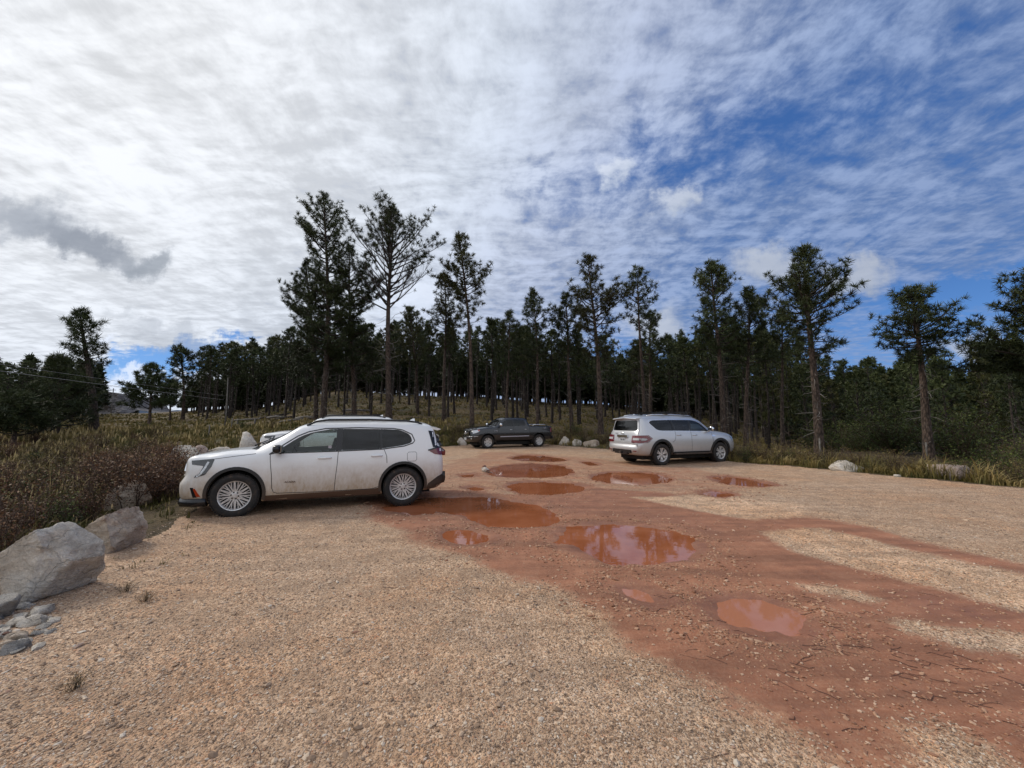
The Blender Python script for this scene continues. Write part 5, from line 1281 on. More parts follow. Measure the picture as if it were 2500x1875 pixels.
def shape_a(V):
    x, z = V[:, 0].copy(), V[:, 2]
    V[:, 0] = x - .08 * np.clip((x - 1.9) / .55, 0, 1) * sstep(.60, .78, z) + .09 * np.clip((-1.9 - x) / .55, 0, 1)
    return V
SPEC_A = dict(cat='car', paint='white_paint', L=5.0, arches=[(1.535, .42, .455), (-1.535, .42, .455)], cabin=(-2.1, 1.05, .8, 1.6),
 windows=[dict(poly=[(.93, 1.175, .03), (.44, 1.535, .25), (-.05, 1.625, .15), (-.17, 1.63, .02), (-.17, 1.185, .02)], glass='clear_glass'),
          dict(poly=[(-.29, 1.63, .02), (-1.04, 1.62, .02), (-1.04, 1.205, .02), (-.29, 1.19, .02)], glass='dark_glass', r=.03),
          dict(poly=[(-1.09, 1.62, .02), (-1.45, 1.60, .08), (-1.67, 1.50, .12), (-1.73, 1.33, .08), (-1.55, 1.27, .1), (-1.09, 1.21, .02)], glass='dark_glass')],
 screens=[dict(name='windscreen', poly=[(-.66, 1.30), (.66, 1.30), (.56, 1.66), (-.56, 1.66)], xr=(.35, 1.5), face='F', glass='screen_glass'),
          dict(name='rear_window', poly=[(-.60, 1.25), (.60, 1.25), (.52, 1.60), (-.52, 1.60)], xr=(-2.6, -2.0), face='B', glass='dark_glass')])
def dress_acadia(root, car):
    p_ = car.patch
    for f_ in 'LR':
        # dark band between the side windows and behind them
        p_('window_pillar', [(-.17, 1.63), (-.17, 1.185), (-.29, 1.19), (-.29, 1.63)], f_, 'black', .002, .01)
        p_('window_pillar', [(-1.04, 1.62), (-1.04, 1.205), (-1.09, 1.21), (-1.09, 1.62)], f_, 'black', .002, .01)
        car.strip('window_trim', [(1.02, 1.145), (.93, 1.162), (.3, 1.168), (-.3, 1.175), (-1.1, 1.195), (-1.55, 1.25), (-1.73, 1.31)], f_, .022, 'black', .005)
        car.strip('window_trim', [(1.0, 1.155), (.78, 1.33), (.55, 1.49), (.36, 1.575), (.05, 1.638), (-.6, 1.652), (-1.3, 1.632), (-1.50, 1.60), (-1.71, 1.50), (-1.77, 1.36), (-1.72, 1.30)], f_, .020, 'black', .005)
        p_('mirror_base', [(1.02, 1.15), (.86, 1.17), (.88, 1.24), (.96, 1.20)], f_, 'black', .005, .01)
        # panel gaps
        car.strip('door_gap', [(1.0, 1.15), (.98, 1.0), (.945, .75), (.93, .50), (.90, .42), (.84, .395), (.2, .38)], f_, .011, 'seam', .002)
        car.strip('door_gap', [(-.225, 1.17), (-.215, .9), (-.19, .6), (-.18, .39)], f_, .011, 'seam', .002)
        car.strip('door_gap', [(.2, .38), (-.9, .38), (-1.04, .42), (-1.10, .60)], f_, .011, 'seam', .002)
        car.strip('door_gap', [(-1.12, 1.2), (-1.18, 1.05), (-1.19, .90)], f_, .011, 'seam', .002)
        car.strip('bonnet_gap', [(1.95, 1.075), (1.6, 1.12), (1.25, 1.16)], f_, .008, 'seam', .002)
        p_('fuel_door', [(-1.62, .93), (-1.80, .94), (-1.80, 1.11), (-1.62, 1.10)], f_, 'white_paint', .0035, .004, r=.03)
        car.strip('fuel_door_gap', [(-1.61, .95), (-1.64, .925), (-1.78, .925), (-1.81, .96), (-1.81, 1.09), (-1.78, 1.12), (-1.64, 1.12), (-1.61, 1.09), (-1.61, .95)], f_, .007, 'seam', .002)
        # wheel arch mouldings and muddy sill
        for cx, a0, a1 in ((1.535, -14, 196), (-1.535, -12, 192)):
            pl = arc(cx, .42, .452, a0, a1, 26) + arc(cx, .42, .508, a1, a0, 26); p_('wheel_arch_moulding', pl, f_, 'trim', .014, .05, grid=.08)
        p_('sill_moulding', [(1.07, .26), (1.05, .36), (.2, .365), (-.9, .375), (-1.06, .40), (-1.08, .27), (0, .245)], f_, 'mud_sill', .008, .02)
        # lamps
        hl = p_('headlight', [(2.28, 1.055, .01), (1.90, 1.085, .03), (1.93, .95, .03), (2.02, .80, .03), (2.20, .745, .01), (2.18, .79, .01), (2.11, .83, .02), (2.06, .96, .03), (2.26, .985, .01)], f_, 'lamp', .006, .03, .04, r=.02)
        car.strip('light_guide', [(1.99, 1.03), (2.03, .93), (2.09, .82), (2.16, .775)], f_, .035, 'lamp_clear', .010, .01, parent=hl)
        p_('reflector', [(2.20, .55, .005), (2.17, .55, .005), (2.08, .40, .005), (2.14, .40, .005)], f_, 'amber', .006, .02, r=.005)
        p_('bumper_vent', [(2.25, .57), (2.20, .57), (2.14, .39), (2.20, .385)], f_, 'black', .005, .02)
        tl = p_('taillight', [(-2.46, 1.20, .02), (-2.30, 1.20, .03), (-2.08, 1.14, .02), (-2.20, 1.06, .03), (-2.46, 1.02, .02)], f_, 'red_lamp', .010, .03, r=.02)
        car.strip('lamp_edge', [(-2.06, 1.145), (-2.26, 1.20), (-2.44, 1.205)], f_, .03, 'black', .013, parent=tl)
        p_('corner_window', [(-2.08, 1.58, .01), (-2.26, 1.55, .01), (-2.42, 1.23, .01), (-2.17, 1.205, .02)], f_, 'black', .006, .01, r=.01)
        p_('bumper_corner', [(-2.48, .66, .02), (-2.26, .56, .04), (-2.06, .42, .02), (-2.04, .30, .02), (-2.46, .33, .02)], f_, 'trim', .010, .03, r=.02)
    # front
    g = p_('grille', [(-.44, .62), (.44, .62), (.52, .86), (.44, 1.0), (-.44, 1.0), (-.52, .86)], 'F', 'black', .020, .03, r=.04)
    for z_ in (.70, .78, .86, .94):
        car.strip('grille_bar', [(-.44, z_), (.44, z_)], 'F', .020, 'chrome', .045, .03, parent=g)
    for sg in (-1, 1): car.strip('grille_bar', [(sg * .47, .62), (sg * .54, .84), (sg * .47, 1.0)], 'F', .03, 'chrome', .04, .03, parent=g)
    text_on(car, 'badge', 'GMC', .13, (2.48, 0, .83), (R(90), 0, R(90)), 'red_lamp', g, .01)
    p_('lower_grille', [(-.60, .42), (.60, .42), (.62, .56), (-.62, .56)], 'F', 'black', .012, .03, r=.03)
    a_ = Acc(); q = [(x_, y_, .42) for x_, y_ in ((2.16, .90), (2.34, .80), (2.46, .62), (2.53, .3), (2.54, 0), (2.53, -.3), (2.46, -.62), (2.34, -.80), (2.16, -.90))]; a_.tube(q, .022, 6, cap=True)
    link('bumper_trim', a_.mesh('bumper_trim', True), M['chrome'], root)
    a_ = Acc(); q = np.array([(1.98, .90, .30), (2.20, .87, .29), (2.40, .72, .28), (2.52, .4, .28), (2.54, 0, .28), (2.52, -.4, .28), (2.40, -.72, .28), (2.20, -.87, .29), (1.98, -.90, .30)]); a_.tube(q, .085, 8, cap=True)
    link('front_skirt', a_.mesh('front_skirt', True), M['black'], root)
    a_ = Acc(); a_.box((2.54, 0, .56), (.03, .36, .17)); link('plate_holder', a_.mesh('plate_holder'), M['black'], root)
    # cowl, wipers, rails, antenna, spoiler
    p_('cowl', [(1.24, -.72), (1.24, .72), (1.40, .55), (1.42, 0), (1.40, -.55)], 'T', 'black', .006, .01)
    for y0 in (.55, -.05):
        a_ = Acc(); a_.tube([(1.36, y0, 1.30), (1.27, y0 - .1, 1.345), (1.17, y0 - .55, 1.42)], [.014, .012, .009], 5, cap=True); link('wiper', a_.mesh('wiper', True), M['black'], root)
    for sg in (1, -1):
        a_ = Acc(); a_.tube([(.42, sg * .62, 1.70), (.25, sg * .63, 1.785), (0, sg * .635, 1.822), (-.8, sg * .645, 1.828), (-1.6, sg * .63, 1.80), (-1.85, sg * .61, 1.765), (-1.95, sg * .60, 1.72)], .022, 7, cap=True); link('roof_rail', a_.mesh('roof_rail', True), M['black'], root)
    a_ = Acc(); V = np.array([(-1.62, -.02, 1.755), (-1.62, .02, 1.755), (-1.86, .025, 1.745), (-1.86, -.025, 1.745), (-1.84, 0, 1.86), (-1.80, 0, 1.86)]); a_.add(V, [(0, 3, 4, 5), (1, 5, 4, 2)], [(0, 5, 1), (2, 4, 3)]); link('antenna_fin', a_.mesh('antenna_fin'), M['white_paint'], root)
    a_ = Acc(); sh = [(-2.02, 1.725), (-2.36, 1.655), (-2.38, 1.635), (-2.30, 1.615), (-2.10, 1.66)]
    for sg in (0,):
        V = [(x_, y_, z_ - abs(y_) * .05) for y_ in (-.66, -.3, 0, .3, .66) for x_, z_ in sh]; a_.add(np.array(V), [(k * 5 + j, k * 5 + (j + 1) % 5, k * 5 + 5 + (j + 1) % 5, k * 5 + 5 + j) for k in range(4) for j in range(5)])
        me = a_.mesh('spoiler')
    link('spoiler', to_mesh('spoiler', [v.co[:] for v in me.vertices], [list(q_.vertices) for q_ in me.polygons] + [[0, 1, 2, 3, 4], [24, 23, 22, 21, 20]], False), M['white_paint'], root)
    mirror_part(car, .84, .93, 1.25, 'black', Hh=.17)
    handle(car, .02, 1.045, .98, 'white_paint', .24); handle(car, -.98, 1.06, .98, 'white_paint', .22)
    h = car.hit(.60, .60, 'L'); text_on(car, 'door_badge', 'ACADIA', .052, (.62, h[0].y + .003, .60), (R(90), 0, R(180)), 'mud_sill', root)
    a_ = Acc(); V, Q_ = lathe([(.001, 0), (.035, 0)], 16); a_.add(V + [0, .0, 0], Q_); hh_ = car.hit(-.02, 1.25, 'L'); o_ = link('window_sticker', a_.mesh('window_sticker'), M['decal'], root); o_.location = (-.06, hh_[0].y + .003, 1.26); o_.rotation_euler = (R(-12), 0, 0)
    seats(car, [(.05, (-.40, .40)), (-.95, (-.42, .42)), (-1.65, (-.4, .4))], wheel_x=.62)
    for cx in (1.535, -1.535):
        for sg in (1, -1): wheel(car, cx, sg * .865, 'mesh', sg, .402, .275)
SA = .925
f1, r1 = np.array((-4.85, 6.80)), np.array((-2.18, 7.78)); hd = (f1 - r1) / np.linalg.norm(f1 - r1); nrm = np.array((-hd[1], hd[0]))   # left side of the car
def place(front_w, rear_w, half_track, sc, side=1):
    """side=1: the two given wheel feet are on the car's left"""
    h = (np.array(front_w) - np.array(rear_w)); h = h / np.linalg.norm(h); left = np.array((-h[1], h[0]))
    mid = (np.array(front_w) + np.array(rear_w)) / 2 - left * half_track * sc * side
    return mid, math.atan2(h[1], h[0])
mid, ang = place((-4.86, 6.88), (-2.17, 7.86), .865 + .09, SA)
acadia, car, _ = build_car('parked_car', 'white muddy three-row car parked nearest, at the edge of the weeds', mid, ang, ST_A, SPEC_A, SA, shape_a)
dress_acadia(acadia, car)
second = copy_tree(acadia); second.name = 'parked_car'
second['label'] = 'white car almost hidden behind the nearest white car, only bonnet and roof showing'
second.location = (-7.45, 16.3, gz(-7.45, 16.3) + .006); second.rotation_euler = (0, 0, ang - R(2))
second.scale = (1.03, 1.03, 1.05)

# ---- silver car
ST_N = [
 (-2.60, 0, .52, .66, .52, .80, .56, .86, .66, .84, .80, .78, .86, .60, .88, .40, .88, 0, .88),
 (-2.54, 0, .44, .72, .44, .90, .52, .96, .68, .94, .84, .86, 1.12, .70, 1.20, .50, 1.22, 0, 1.22),
 (-2.46, 0, .40, .78, .40, .94, .48, .99, .70, .97, .92, .90, 1.20, .76, 1.36, .60, 1.40, 0, 1.42),
 (-2.36, 0, .36, .82, .36, .96, .46, 1.0, .72, .99, 1.0, .93, 1.24, .78, 1.66, .66, 1.80, 0, 1.83),
 (-2.2, 0, .34, .84, .34, .97, .45, 1.01, .72, 1.0, 1.02, .945, 1.25, .785, 1.74, .68, 1.855, 0, 1.885),
 (-1.5, 0, .34, .86, .34, .975, .45, 1.015, .72, 1.005, 1.04, .955, 1.26, .80, 1.76, .69, 1.88, 0, 1.91),
 (-.5, 0, .34, .86, .34, .965, .44, 1.01, .72, 1.005, 1.04, .955, 1.25, .81, 1.77, .69, 1.89, 0, 1.92),
 (.3, 0, .34, .86, .34, .965, .44, 1.01, .72, 1.005, 1.04, .955, 1.24, .81, 1.74, .67, 1.86, 0, 1.89),
 (.62, 0, .34, .86, .34, .965, .44, 1.01, .72, 1.005, 1.04, .955, 1.24, .81, 1.64, .66, 1.77, 0, 1.80),
 (1.05, 0, .34, .86, .34, .965, .44, 1.01, .72, 1.005, 1.04, .95, 1.23, .83, 1.40, .66, 1.48, 0, 1.52),
 (1.30, 0, .34, .86, .34, .965, .44, 1.01, .72, 1.0, 1.04, .95, 1.21, .86, 1.26, .66, 1.31, 0, 1.34),
 (1.7, 0, .34, .86, .34, .97, .44, 1.01, .72, 1.0, 1.02, .94, 1.17, .84, 1.225, .64, 1.27, 0, 1.30),
 (2.1, 0, .34, .84, .34, .95, .44, .99, .72, .98, 1.0, .91, 1.12, .80, 1.18, .60, 1.22, 0, 1.24),
 (2.35, 0, .36, .78, .36, .90, .46, .94, .72, .92, .96, .83, 1.06, .72, 1.11, .54, 1.14, 0, 1.16),
 (2.50, 0, .40, .66, .40, .78, .48, .82, .72, .80, .90, .72, .98, .60, 1.02, .46, 1.03, 0, 1.04),
 (2.57, 0, .44, .52, .44, .62, .52, .64, .72, .62, .84, .56, .90, .46, .92, .36, .93, 0, .94)]
SPEC_N = dict(cat='car', paint='silver_paint', L=5.1, arches=[(1.5375, .43, .475), (-1.5375, .43, .475)], cabin=(-2.25, 1.05, .8, 1.6),
 windows=[dict(poly=[(.98, 1.27, .03), (.60, 1.60, .2), (.30, 1.70, .1), (.10, 1.715, .02), (.02, 1.285, .02)], glass='clear_glass'),
          dict(poly=[(.02, 1.715, .02), (-.86, 1.72, .02), (-.78, 1.30, .02), (-.07, 1.29, .02)], glass='dark_glass', r=.03),
          dict(poly=[(-.97, 1.72, .02), (-1.86, 1.70, .10), (-2.02, 1.62, .08), (-1.70, 1.33, .10), (-1.45, 1.305, .06), (-.88, 1.30, .02)], glass='dark_glass')],
 screens=[dict(name='windscreen', poly=[(-.70, 1.36), (.70, 1.36), (.62, 1.76), (-.62, 1.76)], xr=(.35, 1.6), face='F', glass='screen_glass'),
          dict(name='rear_window', poly=[(-.74, 1.30), (.74, 1.30), (.66, 1.70), (-.66, 1.70)], xr=(-2.8, -2.1), face='B', glass='dark_glass')])
fR, rR = (8.50, 16.10), (5.72, 14.98)
mid, ang = place(fR, rR, .86 + .0, 1.0, side=-1)
armada, car, _ = build_car('parked_car', 'silver car with roof bars seen from behind at the far edge of the lot', mid, ang, ST_N, SPEC_N, 1.0)
p_ = car.patch
for f_ in 'LR':
    p_('window_pillar', [(.10, 1.715), (.02, 1.285), (-.07, 1.29), (.02, 1.715)], f_, 'black', .002, .01)
    p_('window_pillar', [(-.86, 1.72), (-.78, 1.30), (-.88, 1.30), (-.97, 1.72)], f_, 'black', .002, .01)
    car.strip('window_trim', [(1.03, 1.25), (.3, 1.27), (-.8, 1.285), (-1.45, 1.29), (-1.72, 1.315), (-2.05, 1.62), (-1.98, 1.69), (-1.86, 1.72), (-.5, 1.74), (.3, 1.725), (.62, 1.62), (1.03, 1.25)], f_, .020, 'chrome', .005)
    car.strip('door_gap', [(1.10, 1.22), (1.12, .9), (1.05, .60), (.98, .50)], f_, .012, 'seam', .002)
    car.strip('door_gap', [(-.02, 1.26), (-.03, .9), (-.02, .50)], f_, .012, 'seam', .002)
    car.strip('door_gap', [(-.83, 1.27), (-.84, 1.1), (-.90, .93), (-1.02, .86)], f_, .012, 'seam', .002)
    for cx in (1.5375, -1.5375):
        p_('wheel_arch_moulding', arc(cx, .43, .472, -12, 192, 26) + arc(cx, .43, .565, 192, -12, 26), f_, 'trim', .014, .05, grid=.08)
    p_('sill_moulding', [(1.05, .38), (1.0, .485), (-1.0, .485), (-1.04, .38)], f_, 'black', .010, .02)
    tl = p_('taillight', [(-2.56, 1.13, .02), (-2.16, 1.14, .03), (-1.98, 1.02, .02), (-2.20, .86, .06), (-2.58, .84, .02)], f_, 'red_lamp', .010, .03, r=.02)
    car.strip('lamp_edge', [(-2.24, 1.13), (-2.02, 1.02), (-2.22, .88), (-2.42, .86)], f_, .010, 'plate', .014, parent=tl)
    p_('indicator', [(-2.52, 1.03), (-2.30, 1.02), (-2.24, .99), (-2.32, .95), (-2.52, .95)], f_, 'plate', .016, .02, parent=tl, r=.02)
    p_('fender_vent', [(1.28, 1.10), (1.05, 1.14), (1.08, 1.06), (1.26, 1.04)], f_, 'chrome', .008, .02, r=.01)
    p_('headlight', [(2.46, 1.00, .02), (2.10, 1.09, .02), (2.14, .98, .04), (2.44, .84, .02)], f_, 'lamp_clear', .008, .03, r=.02)
    h = 'LR'.index(f_)
    a_ = Acc(); sg = 1 - 2 * h; a_.box((0, sg * .99, .42), (1.9, .16, .05)); link('side_step', a_.mesh('side_step'), M['trim'], armada)
# tail
tg = p_('tailgate', [(-.86, .72, .03), (.86, .72, .03), (.84, 1.22, .05), (-.84, 1.22, .05)], 'B', 'silver_paint', .006, .01, r=.04)
for y_ in (-.84, .84): car.strip('tailgate_gap', [(y_, .72), (y_ * .98, 1.24), (y_ * .86, 1.72)], 'B', .012, 'seam', .008)
for sg in (-1, 1):
    tl = p_('taillight', [(sg * .54, .86, .03), (sg * .56, 1.12, .03), (sg * .93, 1.13, .01), (sg * .95, .85, .01)], 'B', 'red_lamp', .022, .03, r=.03)
    p_('indicator', [(sg * .62, .95), (sg * .62, 1.03), (sg * .90, 1.03), (sg * .90, .95)], 'B', 'plate', .028, .02, parent=tl, r=.02)
a_ = Acc(); a_.box((-2.59, 0, 1.09), (.07, .62, .085)); link('tailgate_grip', a_.mesh('tailgate_grip'), M['chrome'], armada)
a_ = Acc(); a_.box((-2.575, 0, .93), (.03, .60, .26)); link('plate_recess', a_.mesh('plate_recess'), M['silver_paint'], armada)
a_ = Acc(); a_.box((-2.600, 0, .95), (.012, .31, .17)); pl = link('number_plate', a_.mesh('number_plate'), M['plate'], armada)
a_ = Acc()
for k, w_ in enumerate((-.105, -.07, -.03, .035, .07, .105)):
    a_.box((-2.608, w_, .95 + .012 * (k % 2)), (.003, .022, .062))
link('plate_marks', a_.mesh('plate_marks'), M['ink'], pl)
a_ = Acc(); an = np.linspace(0, 6.283, 25); a_.tube(np.column_stack([np.full(25, -2.595), np.cos(an) * .055, 1.175 + np.sin(an) * .055]), .009, 6); a_.box((-2.597, 0, 1.175), (.01, .15, .02)); link('emblem', a_.mesh('emblem'), M['chrome'], armada)
text_on(car, 'name_badge', 'NISSAN', .055, (-2.585, .36, 1.185), (R(90), 0, R(-90)), 'chrome', armada)
bp_ = np.array([(-2.30, .99, .66), (-2.50, .95, .66), (-2.62, .80, .665), (-2.66, .45, .67), (-2.67, 0, .67)]); bp_ = np.vstack([bp_, bp_[:-1][::-1] * [1, -1, 1]])
a_ = Acc(); V = []
for (x_, y_, z_) in bp_: V += [(x_ + .10, y_ * .95, .80), (x_, y_, .76), (x_ - .015, y_ * 1.0, .62), (x_ + .03, y_, .46), (x_ + .12, y_ * .95, .40)]
a_.add(np.array(V), [(k * 5 + j, k * 5 + j + 1, k * 5 + 6 + j, k * 5 + 5 + j) for k in range(8) for j in range(4)]); link('rear_bumper', a_.mesh('rear_bumper', True), M['silver_paint'], armada)
a_ = Acc(); a_.box((-2.655, 0, .52), (.06, 1.10, .13)); a_.box((-2.65, 0, .45), (.10, .75, .08)); o = link('bumper_insert', a_.mesh('bumper_insert'), M['black'], armada)
a_ = Acc(); a_.box((-2.70, 0, .47), (.12, .09, .09)); link('tow_hitch', a_.mesh('tow_hitch'), M['trim'], o)
for sg in (-1, 1):
    a_ = Acc(); a_.box((-2.635, sg * .74, .545), (.03, .16, .035)); link('bumper_reflector', a_.mesh('bumper_reflector'), M['red_lamp'], armada)
# roof
a_ = Acc(); sh = [(-2.20, 1.875), (-2.50, 1.815), (-2.52, 1.795), (-2.44, 1.775), (-2.26, 1.80)]
V = [(x_, y_, z_ - abs(y_) * .06) for y_ in (-.72, -.4, 0, .4, .72) for x_, z_ in sh]; a_.add(np.array(V), [(k * 5 + j, k * 5 + (j + 1) % 5, k * 5 + 5 + (j + 1) % 5, k * 5 + 5 + j) for k in range(4) for j in range(5)]); me = a_.mesh('spoiler')
link('spoiler', to_mesh('spoiler', [v.co[:] for v in me.vertices], [list(q_.vertices) for q_ in me.polygons] + [[0, 1, 2, 3, 4], [24, 23, 22, 21, 20]], False), M['silver_paint'], armada)
for sg in (1, -1):
    a_ = Acc(); a_.tube([(.35, sg * .70, 1.84), (.15, sg * .71, 1.90), (-.8, sg * .72, 1.935), (-1.7, sg * .71, 1.925), (-1.95, sg * .70, 1.89)], .020, 7, cap=True); link('roof_rail', a_.mesh('roof_rail', True), M['chrome'], armada)
for x_ in (-.05, -1.05):
    a_ = Acc(); a_.box((x_, 0, 2.03), (.11, 1.62, .045))
    for sg in (-1, 1): a_.box((x_, sg * .72, 1.975), (.13, .08, .09))
    link('roof_bar', a_.mesh('roof_bar'), M['black'], armada)
a_ = Acc(); V, T_ = ICO[2]; a_.add(V * [.06, .02, .04] + [-2.0, 0, 1.925], None, T_); link('antenna_fin', a_.mesh('antenna_fin', True), M['silver_paint'], armada)
a_ = Acc(); a_.tube([(-2.50, -.05, 1.33), (-2.49, .15, 1.36), (-2.47, .38, 1.38)], .010, 5, cap=True); link('rear_wiper', a_.mesh('rear_wiper', True), M['black'], armada)
mirror_part(car, .93, .95, 1.36, 'chrome', Hh=.19)
handle(car, .15, 1.12, 1.0, 'chrome', .22); handle(car, -.68, 1.13, 1.0, 'chrome', .22)
seats(car, [(.10, (-.42, .42)), (-.85, (-.42, .42)), (-1.7, (-.42, .42))], zb=.75, top=1.50, wheel_x=.60)
for cx in (1.5375, -1.5375):
    for sg in (1, -1): wheel(car, cx, sg * .86, 'twin', sg, .408, .262, .27)

# ---- dark pickup
ST_T = [
 (-2.90, 0, .62, .70, .62, .86, .66, .90, .76, .90, 1.0, .885, 1.28, .86, 1.335, .60, 1.34, 0, 1.34),
 (-2.82, 0, .50, .80, .50, .92, .56, .965, .76, .96, 1.04, .93, 1.31, .885, 1.355, .62, 1.36, 0, 1.36),
 (-2.0, 0, .48, .86, .46, .95, .54, .985, .76, .98, 1.05, .945, 1.31, .90, 1.36, .62, 1.365, 0, 1.365),
 (-1.22, 0, .46, .86, .44, .95, .54, .99, .76, .985, 1.05, .95, 1.31, .90, 1.36, .62, 1.365, 0, 1.365),
 (-1.16, 0, .46, .86, .44, .95, .54, .99, .76, .985, 1.05, .945, 1.34, .84, 1.46, .62, 1.50, 0, 1.51),
 (-.98, 0, .46, .86, .44, .95, .54, .99, .76, .985, 1.05, .94, 1.33, .77, 1.79, .66, 1.88, 0, 1.90),
 (-.75, 0, .46, .86, .44, .95, .54, .99, .76, .985, 1.05, .94, 1.32, .76, 1.82, .66, 1.915, 0, 1.935),
 (0, 0, .46, .86, .44, .95, .54, .99, .76, .985, 1.05, .94, 1.31, .765, 1.83, .66, 1.925, 0, 1.95),
 (.45, 0, .46, .86, .44, .95, .54, .99, .76, .985, 1.05, .94, 1.31, .76, 1.80, .65, 1.90, 0, 1.92),
 (.80, 0, .46, .86, .44, .95, .54, .99, .76, .985, 1.05, .94, 1.30, .77, 1.64, .65, 1.76, 0, 1.79),
 (1.22, 0, .46, .86, .44, .95, .54, .99, .76, .985, 1.05, .94, 1.28, .83, 1.38, .65, 1.45, 0, 1.48),
 (1.36, 0, .46, .86, .44, .95, .54, .99, .76, .985, 1.05, .935, 1.26, .86, 1.32, .66, 1.37, 0, 1.39),
 (1.9, 0, .46, .86, .44, .96, .54, 1.0, .76, .99, 1.04, .93, 1.22, .86, 1.285, .64, 1.33, 0, 1.35),
 (2.4, 0, .46, .84, .44, .95, .54, .99, .76, .98, 1.0, .90, 1.16, .82, 1.22, .60, 1.27, 0, 1.29),
 (2.66, 0, .46, .80, .44, .92, .52, .96, .76, .93, .98, .84, 1.12, .76, 1.18, .58, 1.22, 0, 1.24),
 (2.80, 0, .50, .70, .50, .84, .56, .88, .76, .84, .94, .76, 1.06, .68, 1.10, .52, 1.13, 0, 1.14),
 (2.88, 0, .56, .56, .56, .68, .60, .70, .74, .66, .88, .60, .98, .54, 1.02, .44, 1.03, 0, 1.04)]
SPEC_T = dict(cat='pickup truck', paint='dark_paint', L=5.6, arches=[(1.85, .46, .485), (-1.85, .46, .485)], cabin=(-.95, 1.10, .8, 1.6),
 windows=[dict(poly=[(1.08, 1.36, .03), (.72, 1.66, .15), (.42, 1.77, .1), (.12, 1.79, .02), (.10, 1.37, .02)], glass='dark_glass'),
          dict(poly=[(-.02, 1.79, .02), (-.78, 1.77, .06), (-.88, 1.40, .06), (-.02, 1.37, .02)], glass='dark_glass', r=.03)],
 screens=[dict(name='windscreen', poly=[(-.70, 1.42), (.70, 1.42), (.62, 1.83), (-.62, 1.83)], xr=(.35, 1.7), face='F', glass='screen_glass'),
          dict(name='rear_window', poly=[(-.60, 1.50), (.60, 1.50), (.56, 1.82), (-.56, 1.82)], xr=(-1.25, -.8), face='B', glass='dark_glass')])
mid, ang = place((-1.53, 24.15), (1.74, 25.85), .87, 1.0)
truck, car, _ = build_car('pickup_truck', 'dark grey four-door pickup truck parked at the back of the lot', mid, ang, ST_T, SPEC_T, 1.0)
p_ = car.patch
for f_ in 'LR':
    p_('window_pillar', [(.12, 1.79), (.10, 1.37), (-.02, 1.37), (-.02, 1.79)], f_, 'black', .002, .01)
    car.strip('door_gap', [(1.14, 1.28), (1.12, .9), (1.08, .58)], f_, .016, 'seam', .002)
    car.strip('door_gap', [(.04, 1.34), (.03, .9), (.04, .56)], f_, .016, 'seam', .002)
    car.strip('bed_gap', [(-1.14, 1.40), (-1.14, .9), (-1.14, .52)], f_, .022, 'seam', .003)
    car.strip('side_moulding', [(1.0, .72), (-1.08, .74)], f_, .05, 'decal', .012, .02)
    for cx in (1.85, -1.85): p_('wheel_arch_lip', arc(cx, .46, .482, -10, 190, 26) + arc(cx, .46, .535, 190, -10, 26), f_, 'dark_paint', .018, .05, grid=.08)
    hl = p_('headlight', [(2.80, 1.10, .02), (2.42, 1.17, .02), (2.36, 1.10, .03), (2.52, 1.0, .03), (2.80, .92, .02)], f_, 'lamp_clear', .010, .03, r=.02)
    p_('indicator', [(2.50, 1.15), (2.40, 1.155), (2.38, 1.10), (2.46, 1.06)], f_, 'amber', .014, .01, parent=hl)
    p_('taillight', [(-2.88, 1.25, .02), (-2.74, 1.26, .02), (-2.72, .98, .03), (-2.88, .94, .02)], f_, 'red_lamp', .012, .03, r=.02)
    sg = 1 if f_ == 'L' else -1
    for x_ in (1.30, -1.30):
        a_ = Acc(); a_.box((x_, sg * .86, .36), (.03, .24, .26)); link('mud_flap', a_.mesh('mud_flap'), M['black'], truck)
    a_ = Acc(); a_.tube([(-1.45, sg * .80, 1.37), (-1.53, sg * .80, 1.45), (-1.7, sg * .80, 1.47), (-2.45, sg * .80, 1.46), (-2.58, sg * .80, 1.38)], .028, 7, cap=True); link('bed_rail', a_.mesh('bed_rail', True), M['chrome'], truck)
    text_on(car, 'bed_decal', 'TRD', .10, (-2.30, sg * (car.hit(-2.30, 1.22, 'L')[0].y + .004), 1.235), (R(90), 0, R(180) if sg > 0 else 0), 'decal', truck)
    text_on(car, 'door_badge', 'TUNDRA', .07, (1.30, sg * (car.hit(1.30, 1.08, 'L')[0].y + .004), 1.08), (R(90), 0, R(180) if sg > 0 else 0), 'decal', truck)
g = p_('grille', [(-.50, .82), (.50, .82), (.58, .98), (.50, 1.12), (-.50, 1.12), (-.58, .98)], 'F', 'black', .03, .04, r=.05)
for z_ in (.86, .93, 1.0, 1.07): car.strip('grille_bar', [(-.50, z_), (.50, z_)], 'F', .045, 'chrome', .06, .04, parent=g)
a_ = Acc(); an = np.linspace(0, 6.283, 21)
for ry, rz_, zc in ((.13, .085, .97), (.045, .085, .97), (.085, .03, 1.0)): a_.tube(np.column_stack([np.full(21, 2.985), np.cos(an) * ry, zc + np.sin(an) * rz_]), .011, 6)
link('emblem', a_.mesh('emblem', True), M['chrome'], g)
car.strip('bonnet_lip', [(-.60, 1.145), (.60, 1.145)], 'F', .06, 'chrome', .03, .03)
a_ = Acc(); q = np.array([(2.50, .97, .66), (2.72, .93, .66), (2.86, .78, .66), (2.95, .4, .66), (2.96, 0, .66)]); q = np.vstack([q, q[:-1][::-1] * [1, -1, 1]]); V = []
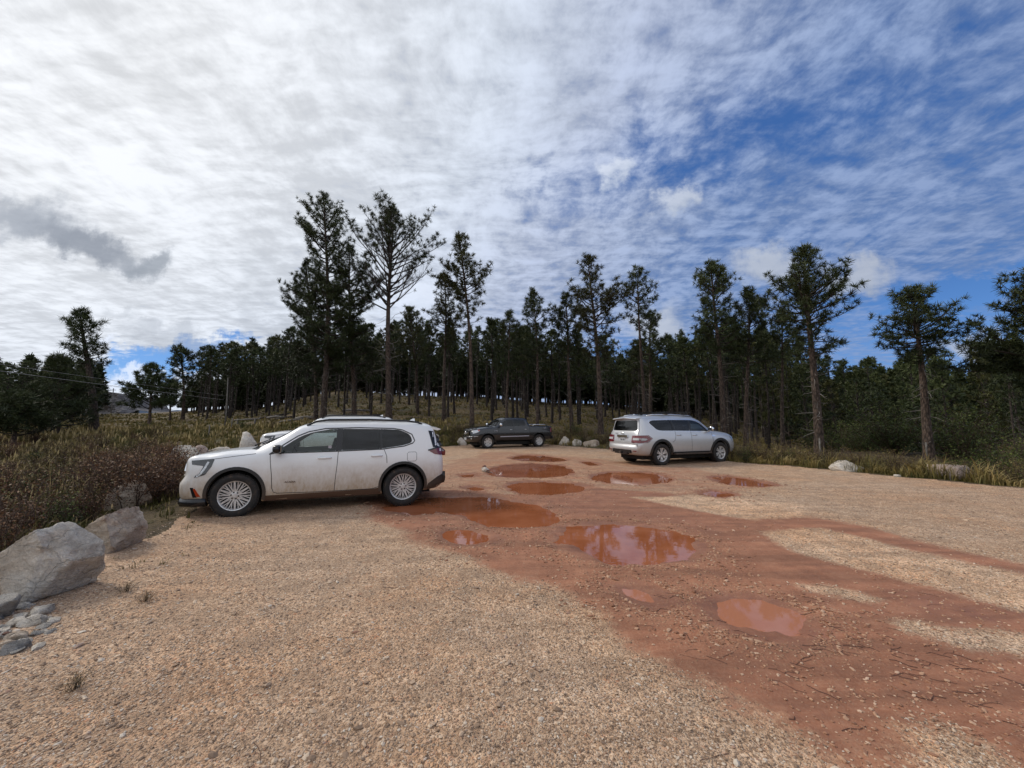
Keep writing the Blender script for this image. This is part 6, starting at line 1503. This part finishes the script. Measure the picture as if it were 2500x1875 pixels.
for (x_, y_, z_) in q: V += [(x_ - .04, y_, .78), (x_, y_, .74), (x_, y_, .60), (x_ - .05, y_ * .98, .50), (x_ - .16, y_ * .93, .42)]
a_.add(np.array(V), [(k * 5 + j, k * 5 + j + 1, k * 5 + 6 + j, k * 5 + 5 + j) for k in range(8) for j in range(4)]); link('front_bumper', a_.mesh('front_bumper', True), M['dark_paint'], truck)
a_ = Acc(); a_.tube(q + [.006, 0, .095], .014, 5); link('bumper_trim', a_.mesh('bumper_trim', True), M['chrome'], truck)
a_ = Acc(); a_.box((2.97, .0, .60), (.02, .34, .15)); link('number_plate', a_.mesh('number_plate'), M['plate'], truck)
for sg in (-1, 1):
    a_ = Acc(); V, T_ = ICO[2]; a_.add(V * [.03, .05, .05] + [2.86, sg * .72, .60], None, T_); link('fog_lamp', a_.mesh('fog_lamp', True), M['lamp_clear'], truck)
a_ = Acc(); q = np.array([(-2.86, .96, .62), (-3.02, .90, .62), (-3.06, .4, .62), (-3.06, 0, .62)]); q = np.vstack([q, q[:-1][::-1] * [1, -1, 1]]); V = []
for (x_, y_, z_) in q: V += [(x_ + .16, y_, .72), (x_, y_, .70), (x_, y_, .56), (x_ + .14, y_, .50)]
a_.add(np.array(V), [(k * 4 + j, k * 4 + j + 1, k * 4 + 5 + j, k * 4 + 4 + j) for k in range(6) for j in range(3)]); link('rear_bumper', a_.mesh('rear_bumper', True), M['trim'], truck)
p_('tonneau_cover', [(-2.72, -.80), (-1.25, -.80), (-1.25, .80), (-2.72, .80)], 'T', 'trim', .012, .02)
p_('bonnet_scoop', [(1.55, -.35), (2.15, -.30), (2.15, .30), (1.55, .35)], 'T', 'black', .025, .03, r=.06)
mirror_part(car, 1.02, .96, 1.46, 'chrome', Hh=.21)
handle(car, .22, 1.14, .98, 'chrome', .22); handle(car, -.86, 1.16, .98, 'chrome', .22)
seats(car, [(.15, (-.42, .42)), (-.70, (-.42, .42))], zb=.80, top=1.55, wheel_x=.72)
for cx in (1.85, -1.85):
    for sg in (1, -1): wheel(car, cx, sg * .865, 'wide', sg, .412, .262, .27)
